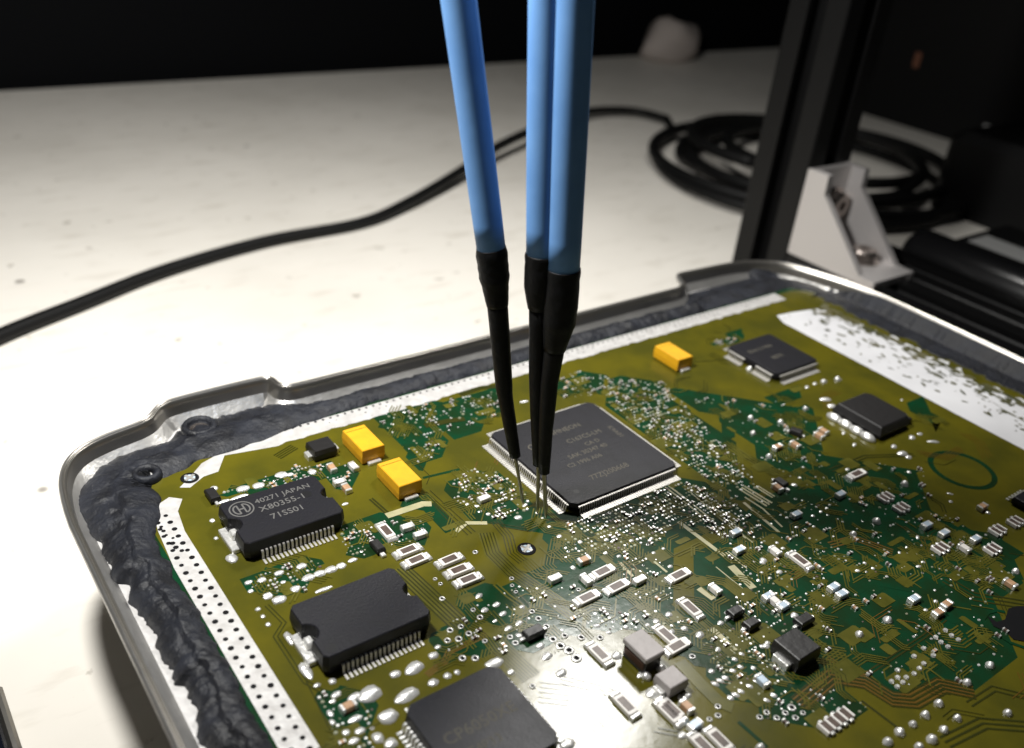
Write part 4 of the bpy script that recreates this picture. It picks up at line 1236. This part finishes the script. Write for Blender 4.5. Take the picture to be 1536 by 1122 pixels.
for poly, cnt, r0_, r1_ in SCAT:
    pl = [at(*q) for q in poly]
    xs, ys = [p[0] for p in pl], [p[1] for p in pl]
    done = tries = 0
    own = []
    while done < cnt * 1.2 and tries < cnt * 40:
        tries += 1
        p = (round(rnd.uniform(min(xs), max(xs)) / .66) * .66 + rnd.uniform(-.05, .05), round(rnd.uniform(min(ys), max(ys)) / .82) * .82 + rnd.uniform(-.05, .05))
        if not inside(p, pl):
            continue
        if abs(p[0] - CX) < 13.6 and abs(p[1] - CY) < 13.6:
            continue
        if any((p[0] - u[0]) ** 2 + (p[1] - u[1]) ** 2 < (u[2] + .25) ** 2 for u in USED):
            continue
        if any((p[0] - u[0]) ** 2 + (p[1] - u[1]) ** 2 < .48 ** 2 for u in own[-400:]):
            continue
        own.append(p)
        done += 1
        r_ = rnd.uniform(r0_, r1_) * .88
        c = rnd.random()
        if c < .36:
            dome(sd['tin'], p[0], p[1], r_ * .9)
        elif c < .54:
            dome(sd['mute'], p[0], p[1], r_)
        elif c < .62:
            dome(sd['tin'], p[0], p[1], r_, .15)
            sd['hole'].disc(p[0], p[1], .1, r_ * .5, 6)
        elif c < .74:      # a 0402 chip with two pads
            L, w_ = .42, .21
            ho = rnd.random() < .5
            def bx(b, x0, x1, y0, y1, h):
                if ho:
                    b.box(p[0] + x0, p[0] + x1, p[1] + y0, p[1] + y1, .02, h)
                else:
                    b.box(p[0] + y0, p[0] + y1, p[1] + x0, p[1] + x1, .02, h)
            bx(sd[rnd.choice(('film', 'tan', 'film'))], -L * .5, L * .5, -w_, w_, .36)
            bx(sd['tin'], -L, -L * .5, -w_ * 1.05, w_ * 1.05, .38)
            bx(sd['tin'], L * .5, L, -w_ * 1.05, w_ * 1.05, .38)
        elif c < .8:
            dome(sd['film'], p[0], p[1], r_, .3)
        else:
            dome(sd['mute'], p[0], p[1], r_ * .8)
# the two staggered rows of small joints
for x, y in ((1085, 440), (1120, 470), (1160, 495), (1030, 480), (1060, 508), (1100, 535), (960, 545), (1015, 585), (905, 590), (960, 632), (935, 660), (810, 670), (905, 690), (860, 712), (810, 712), (775, 735), (840, 740), (808, 765)):
    px, py = at('I', x, y, .2)
    dome(sd['tin'], px, py, .42, .5)
for k, nm in (('tin', 'solder_dots'), ('mute', 'copper_dots'), ('film', 'tiny_resistors'), ('hole', 'via_holes'), ('tan', 'tiny_capacitors')):
    link(nm, sd[k].mesh(nm, k), board)['kind'] = 'stuff'

# ------------------------------------------------------------------ three test probes
FWD = (0.6297, 0.7768)      # level direction the camera looks in


def probe(axis, parts, lab):
    tip = bp(*axis[-1], 0.3)
    dist = tip[0] * FWD[0] + tip[1] * FWD[1]

    def P(v):
        for i in range(len(axis) - 1):
            if v <= axis[i + 1][1] or i == len(axis) - 2:
                t = (v - axis[i][1]) / (axis[i + 1][1] - axis[i][1])
                u = axis[i][0] + t * (axis[i + 1][0] - axis[i][0])
                break
        a_, b_ = (u - 768) / FPX, (v - 561) / FPX
        q = [RC[0][i] * a_ + RC[1][i] * b_ + RC[2][i] for i in range(3)]
        t = dist / (q[0] * FWD[0] + q[1] * FWD[1])
        x, y, z = q[0] * t, q[1] * t, q[2] * t + CAMH
        depth = RC[2][0] * x + RC[2][1] * y + RC[2][2] * (z - CAMH)
        return Vector((x, y, z)), depth
    a = P(axis[-1][1])[0]
    root = D.objects.new('test_probe', None)
    COL.objects.link(root)
    root.empty_display_size = .005
    root.location = W(*a)
    tag(root, lab, 'test probe', 'test probes held over the microcontroller pins')
    for name, prof, material, seg in parts:
        pts, rad = [], []
        for i in range(len(prof) - 1):
            for k in range(4):
                t = k / 4
                v = prof[i][0] + (prof[i + 1][0] - prof[i][0]) * t
                w = prof[i][1] + (prof[i + 1][1] - prof[i][1]) * t
                p, d = P(v)
                pts.append(p - a)
                rad.append(w * .5 * d / FPX * .97 * (1 + (.06 * noise.noise(Vector((v * .09, prof[0][0], axis[0][0]))) if material == 'shrink' else .012 * noise.noise(Vector((v * .02, 1.0, axis[0][0]))))))
        p, d = P(prof[-1][0])
        pts.append(p - a)
        rad.append(prof[-1][1] * .5 * d / FPX * .97)
        if prof[0][0] <= 0:          # carry the sleeve on upwards, out of the picture
            up = (pts[0] - pts[1]).normalized()
            pts.insert(0, pts[0] + up * 70)
            rad.insert(0, rad[0] * 1.02)
        else:
            up = (pts[0] - pts[1]).normalized()
            pts.insert(0, pts[0] + up * .02)
            rad.insert(0, rad[0] * .6)
        o = D.objects.new(name, MB().tube(pts, rad, seg).mesh(name, material, True))
        COL.objects.link(o)
        o.parent = root
    return root


probe([(688, 0), (737, 375), (746, 455), (757, 590), (785, 757)],
      (('blue_sleeve', [(0, 57), (200, 51), (378, 45)], 'blue', 28), ('heat_shrink_boot', [(371, 48), (376, 49), (400, 49), (415, 47), (440, 39), (458, 34)], 'shrink', 24),
       ('needle_sleeve', [(448, 33), (520, 30), (574, 27), (602, 23), (650, 20), (684, 17)], 'shrink', 18), ('needle', [(680, 6), (740, 5), (752, 4.5), (757, 2)], 'needle', 10)),
      'blue probe leaning away from the other two, its tip apart from theirs')
probe([(822, 0), (813, 380), (809, 460), (806, 560), (808, 690), (806, 770)],
      (('blue_sleeve', [(0, 62), (200, 57), (388, 49)], 'blue', 28), ('heat_shrink_boot', [(380, 51), (385, 53), (420, 52), (436, 49), (462, 36)], 'shrink', 24),
       ('needle_sleeve', [(455, 33), (560, 27), (640, 23), (696, 18)], 'shrink', 18), ('needle', [(690, 7), (750, 5.5), (764, 5), (770, 2)], 'needle', 10)),
      'blue probe standing behind its neighbour, between the other two')
probe([(861, 0), (845, 400), (839, 480), (832, 520), (824, 574), (819, 640), (816, 707), (819, 777)],
      (('blue_sleeve', [(0, 65), (200, 60), (412, 52)], 'blue', 28), ('heat_shrink_boot', [(402, 55.5), (407, 56), (450, 55), (482, 52), (500, 45), (524, 35)], 'shrink', 24),
       ('needle_sleeve', [(515, 33), (574, 28), (640, 23), (708, 18)], 'shrink', 18), ('needle', [(700, 8), (760, 6.5), (770, 5), (777, 2)], 'needle', 10)),
      'blue probe standing upright in front of its neighbour')

# ------------------------------------------------------------------ black cable and its coil
CR = 2.0
zt = -T + CR
pts = [Vector((*bp(u, v, zt + dz), zt + dz)) for u, v, dz in ((-160, 580, 0), (0, 504, 0), (120, 456, 0), (250, 405, 0), (400, 362, 0), (540, 335, 0), (610, 305, 1), (680, 264, 3), (740, 224, 5), (790, 199, 6), (840, 178, 5), (890, 166, 3), (950, 166, 2), (1000, 178, 2))]
cc = Vector(bp(1215, 258, zt))
le = Vector(bp(982, 230, zt))
ra = (cc - le).length * 1.07
print('coil', cc, ra)
a0 = math.atan2(pts[-1].y - cc.y, pts[-1].x - cc.x)
loops = []
for i in range(1, 150):
    t = i / 150
    a = a0 + 2 * math.pi * 5.3 * t
    rr = ra * (1.0 - .08 * math.sin(2 * math.pi * t * 1.7) - .42 * t + .06 * math.sin(a * 1.7 + 1) + .05 * math.sin(a * .61))
    loops.append(Vector((cc.x + rr * 1.02 * math.cos(a), cc.y + rr * .92 * math.sin(a), zt + 3.2 * (i // 33) * .8 + 2.0 * abs(math.sin(a * .5 + t * 3)))))
path = cr(pts, 6) + cr([pts[-1]] + loops, 2)[2:]
cab = MB().tube(path, [CR if k < 80 else min(2.5, CR + (k - 80) * .01) for k in range(len(path))], 12)
o = link('power_cable', cab.mesh('power_cable', 'cable', True), None, (0, 0, 0))
tag(o, 'black cable running across the table into a loose coil behind the post', 'cable')

# ------------------------------------------------------------------ frame: post, base rail, bracket
def slot_profile(a):
    """20 mm T-slot section as a polygon, counter-clockwise, with four slots"""
    h, s, d, w2 = a / 2, 3.1, 5.5, 5.2
    side = [(-h + .4, -h), (-s, -h), (-s, -h + 1.8), (-w2, -h + 1.8), (-w2 + 1.6, -h + d), (w2 - 1.6, -h + d), (w2, -h + 1.8), (s, -h + 1.8), (s, -h), (h - .4, -h)]
    out = []
    for k in range(4):
        c, s_ = math.cos(k * math.pi / 2), math.sin(k * math.pi / 2)
        out += [(x * c - y * s_, x * s_ + y * c) for x, y in side]
    return out


PX, PY = 243.0, 171.0
post = link('frame_post', MB().prism(slot_profile(20), [(0, 0), (260, 0)]).mesh('frame_post', 'anod'), None, (PX, PY, -T))
tag(post, 'upright black slotted aluminium post behind the silver bracket', 'post')
RT = -8.0


def rail(name, xc, y0, y1, h, lab, w=20):
    root = MB()
    hh = h
    pr = [(-w / 2, 0), (w / 2, 0), (w / 2, hh * .35), (w / 2 - 2.5, hh * .38), (w / 2 - 2.5, hh * .62), (w / 2, hh * .65), (w / 2, hh - .6), (w / 2 - .6, hh), (3.2, hh), (3.2, hh - 1.6), (4.8, hh - 1.6), (3.4, hh - 4.5), (-3.4, hh - 4.5), (-4.8, hh - 1.6), (-3.2, hh - 1.6), (-3.2, hh), (-w / 2 + .6, hh), (-w / 2, hh - .6), (-w / 2, hh * .65), (-w / 2 + 2.5, hh * .62), (-w / 2 + 2.5, hh * .38), (-w / 2, hh * .35)]
    b = MB().prism(pr, [(y0, 0), (y1, 0)])
    b.v = [(x, z, y) for x, y, z in b.v]          # profile (x, height) swept along y
    b.f = [tuple(reversed(f)) for f in b.f]
    o = link(name, b.mesh(name, 'anod'), None, (xc, 0, -T))
    tag(o, lab, 'rail')
    return o


rail('base_rail', 243.0, -60, 160.8, RT + T, 'low black slotted rail under the silver bracket')
rail('guide_rail', 264.2, -60, 158, RT + T - .4, 'matt black rail lying between two slotted rails')
pr = [(-19, 0), (19, 0), (19, 15)] + [(13 + 6 * math.cos(t * math.pi / 12), 15 + 6 * math.sin(t * math.pi / 12)) for t in range(1, 6)] + [(13, 21), (-13, 21)] + [(-13 - 6 * math.sin(t * math.pi / 12), 15 + 6 * math.cos(t * math.pi / 12)) for t in range(1, 6)] + [(-19, 15)]
b = MB().prism(pr, [(-60, 0), (149, 0), (152, 2.2)])
b.v = [(x, z, y) for x, y, z in b.v]
b.f = [tuple(reversed(f)) for f in b.f]
bar = link('round_edged_bar', b.mesh('round_edged_bar', 'gloss', True), None, (316, -6, -T))
tag(bar, 'black round edged bar with a pale label strip on top', 'bar')
link('label_strip', MB().box(-17, -5, 20, 146, 21.02, 21.15).mesh('label_strip', 'white'), bar)
cyl = link('round_rod', MB().tube([(0, -60, 0), (0, 146, 0), (0, 149, 0), (0, 150.5, 0)], [8.2, 8.2, 7.4, 5.5], 28).mesh('round_rod', 'gloss', True), None, (284, 0, -T + 16.5))
tag(cyl, 'glossy black round rod with a soft highlight beside the silver bracket', 'rod')
link('rod_support', MB().box(-5, 5, -60, 140, -16.4, -6).mesh('rod_support', 'anod'), cyl)
ax, ay = bp(1512, 345, -T)
ad = link('power_adapter', MB().box(-38, 50, -30, 34, .05, 34, 4).mesh('power_adapter', 'plastic'), None, (ax + 30, ay, -T))
tag(ad, 'black plastic power adapter lying beyond the glossy bar', 'power adapter')
# bracket
def plate(x0, x1):
    # side plate in the y-z plane
    yz = [(0.0, 0.0), (-30.5, 0.0), (-30.5, 1.8), (-25.2, 2.4), (-7.4, 20.5), (-7.2, 26.2), (0.0, 26.2)]
    b = MB()
    n = len(yz)
    vs = [(x0, y, z) for y, z in yz] + [(x1, y, z) for y, z in yz]
    fs = [tuple(range(n)), tuple(reversed(range(n, 2 * n)))]
    fs += [(i, n + i, n + (i + 1) % n, (i + 1) % n) for i in range(n)]
    fs = [tuple(reversed(f)) for f in fs]
    return b.add(vs, fs)


br = D.objects.new('corner_bracket', None)
COL.objects.link(br)
br.location = W(PX, 161.0, RT)
tag(br, 'silver triangular corner bracket bolted between post and rail', 'bracket')
for nm, me in (('side_plate', plate(-9.9, -7.7).mesh('side_plate', 'bracket')), ('side_plate', plate(7.7, 9.9).mesh('side_plate', 'bracket')),
               ('back_flange', MB().box(-9.85, 9.85, -2.6, -.02, .02, 26.1).mesh('back_flange', 'bracket')), ('base_flange', MB().box(-9.85, 9.85, -30.4, -.05, 0.02, 2.2).mesh('base_flange', 'bracket'))):
    o = link(nm, me, br)


def bolt(pos, axis):
    prof = [(5.0, 0), (5.0, .5), (4.4, .7), (4.3, 1.2), (4.1, 3.0), (3.4, 3.6), (1.5, 3.7), (1.4, 2.8)]
    b = MB().lathe(prof, 18)
    if axis == 'y':
        b.v = [(x, -z, y) for x, y, z in b.v]
    return link('bolt', b.mesh('bolt', 'steel', False), br, pos)


bolt((2.6, -2.6, 15.0), 'y')
bolt((2.4, -17.5, 2.2), 'z')

# ------------------------------------------------------------------ dim things behind
bx_ = D.objects.new('equipment_box', None)
COL.objects.link(bx_)
bx_.location = W(507, 223, -T)
tag(bx_, 'black equipment box with small orange and white marks beside the post', 'box')
link('housing', MB().box(0, 150, -220, 125, .05, 170, 4).mesh('housing', 'plastic'), bx_)
for nm, mt, u, v, w_, h_ in (('orange_mark', 'orange', 1376, 90, 3.5, 8), ('white_mark', 'white', 1481, 193, 4.5, 4)):
    a, b = (u - 768) / FPX, (v - 561) / FPX
    qv = [RC[0][i] * a + RC[1][i] * b + RC[2][i] for i in range(3)]
    t = 507 / qv[0]
    yy, zz = qv[1] * t, qv[2] * t + CAMH
    link(nm, MB().box(-.4, .2, -w_ / 2, w_ / 2, -h_ / 2, h_ / 2).mesh(nm, mt), bx_, (0, yy - 223, zz + T))
for i in range(6):
    link('lettering', MB().box(-.3, .2, -1.6, 1.6, -.9, .9).mesh('lettering', 'print'), bx_, (0, -22 - 6 * i, 27 + (i % 2) * .7))
lx, ly = bp(993, 86, -T)
lump = MB().lathe([(15, 0.0), (19, 3), (20, 10), (19, 16), (17, 21), (12, 25), (4, 26)], 18, sx=1.15, sy=.8)
lump.v = [(x * (1 + .35 * noise.noise(Vector((x * .06, y * .06, z * .08)))), y * (1 + .35 * noise.noise(Vector((x * .07, y * .06, z * .08 + 4)))), z * (1 + .25 * noise.noise(Vector((x * .06, y * .06, 9)))) if z > 0.1 else z) for x, y, z in lump.v]
o = link('crumpled_cloth', lump.mesh('crumpled_cloth', 'paper', True), None, (lx, ly - 6, -T))
tag(o, 'crumpled pale grey cloth lying near the table back edge', 'cloth')
tbx = D.objects.new('tablet', None)
COL.objects.link(tbx)
tbx.location = W(4.9, 64, -T)
tag(tbx, 'dark flat device with a thin silver edge lying beside the metal case', 'tablet')
link('screen', MB().box(-90, -1.6, -90, 52, 0.05, 7.2, .4).mesh('screen', 'screen'), tbx)
link('silver_edge', MB().box(-1.55, 0, -90, 53.5, 0.02, 6.6, .5).mesh('silver_edge', 'alulip'), tbx)
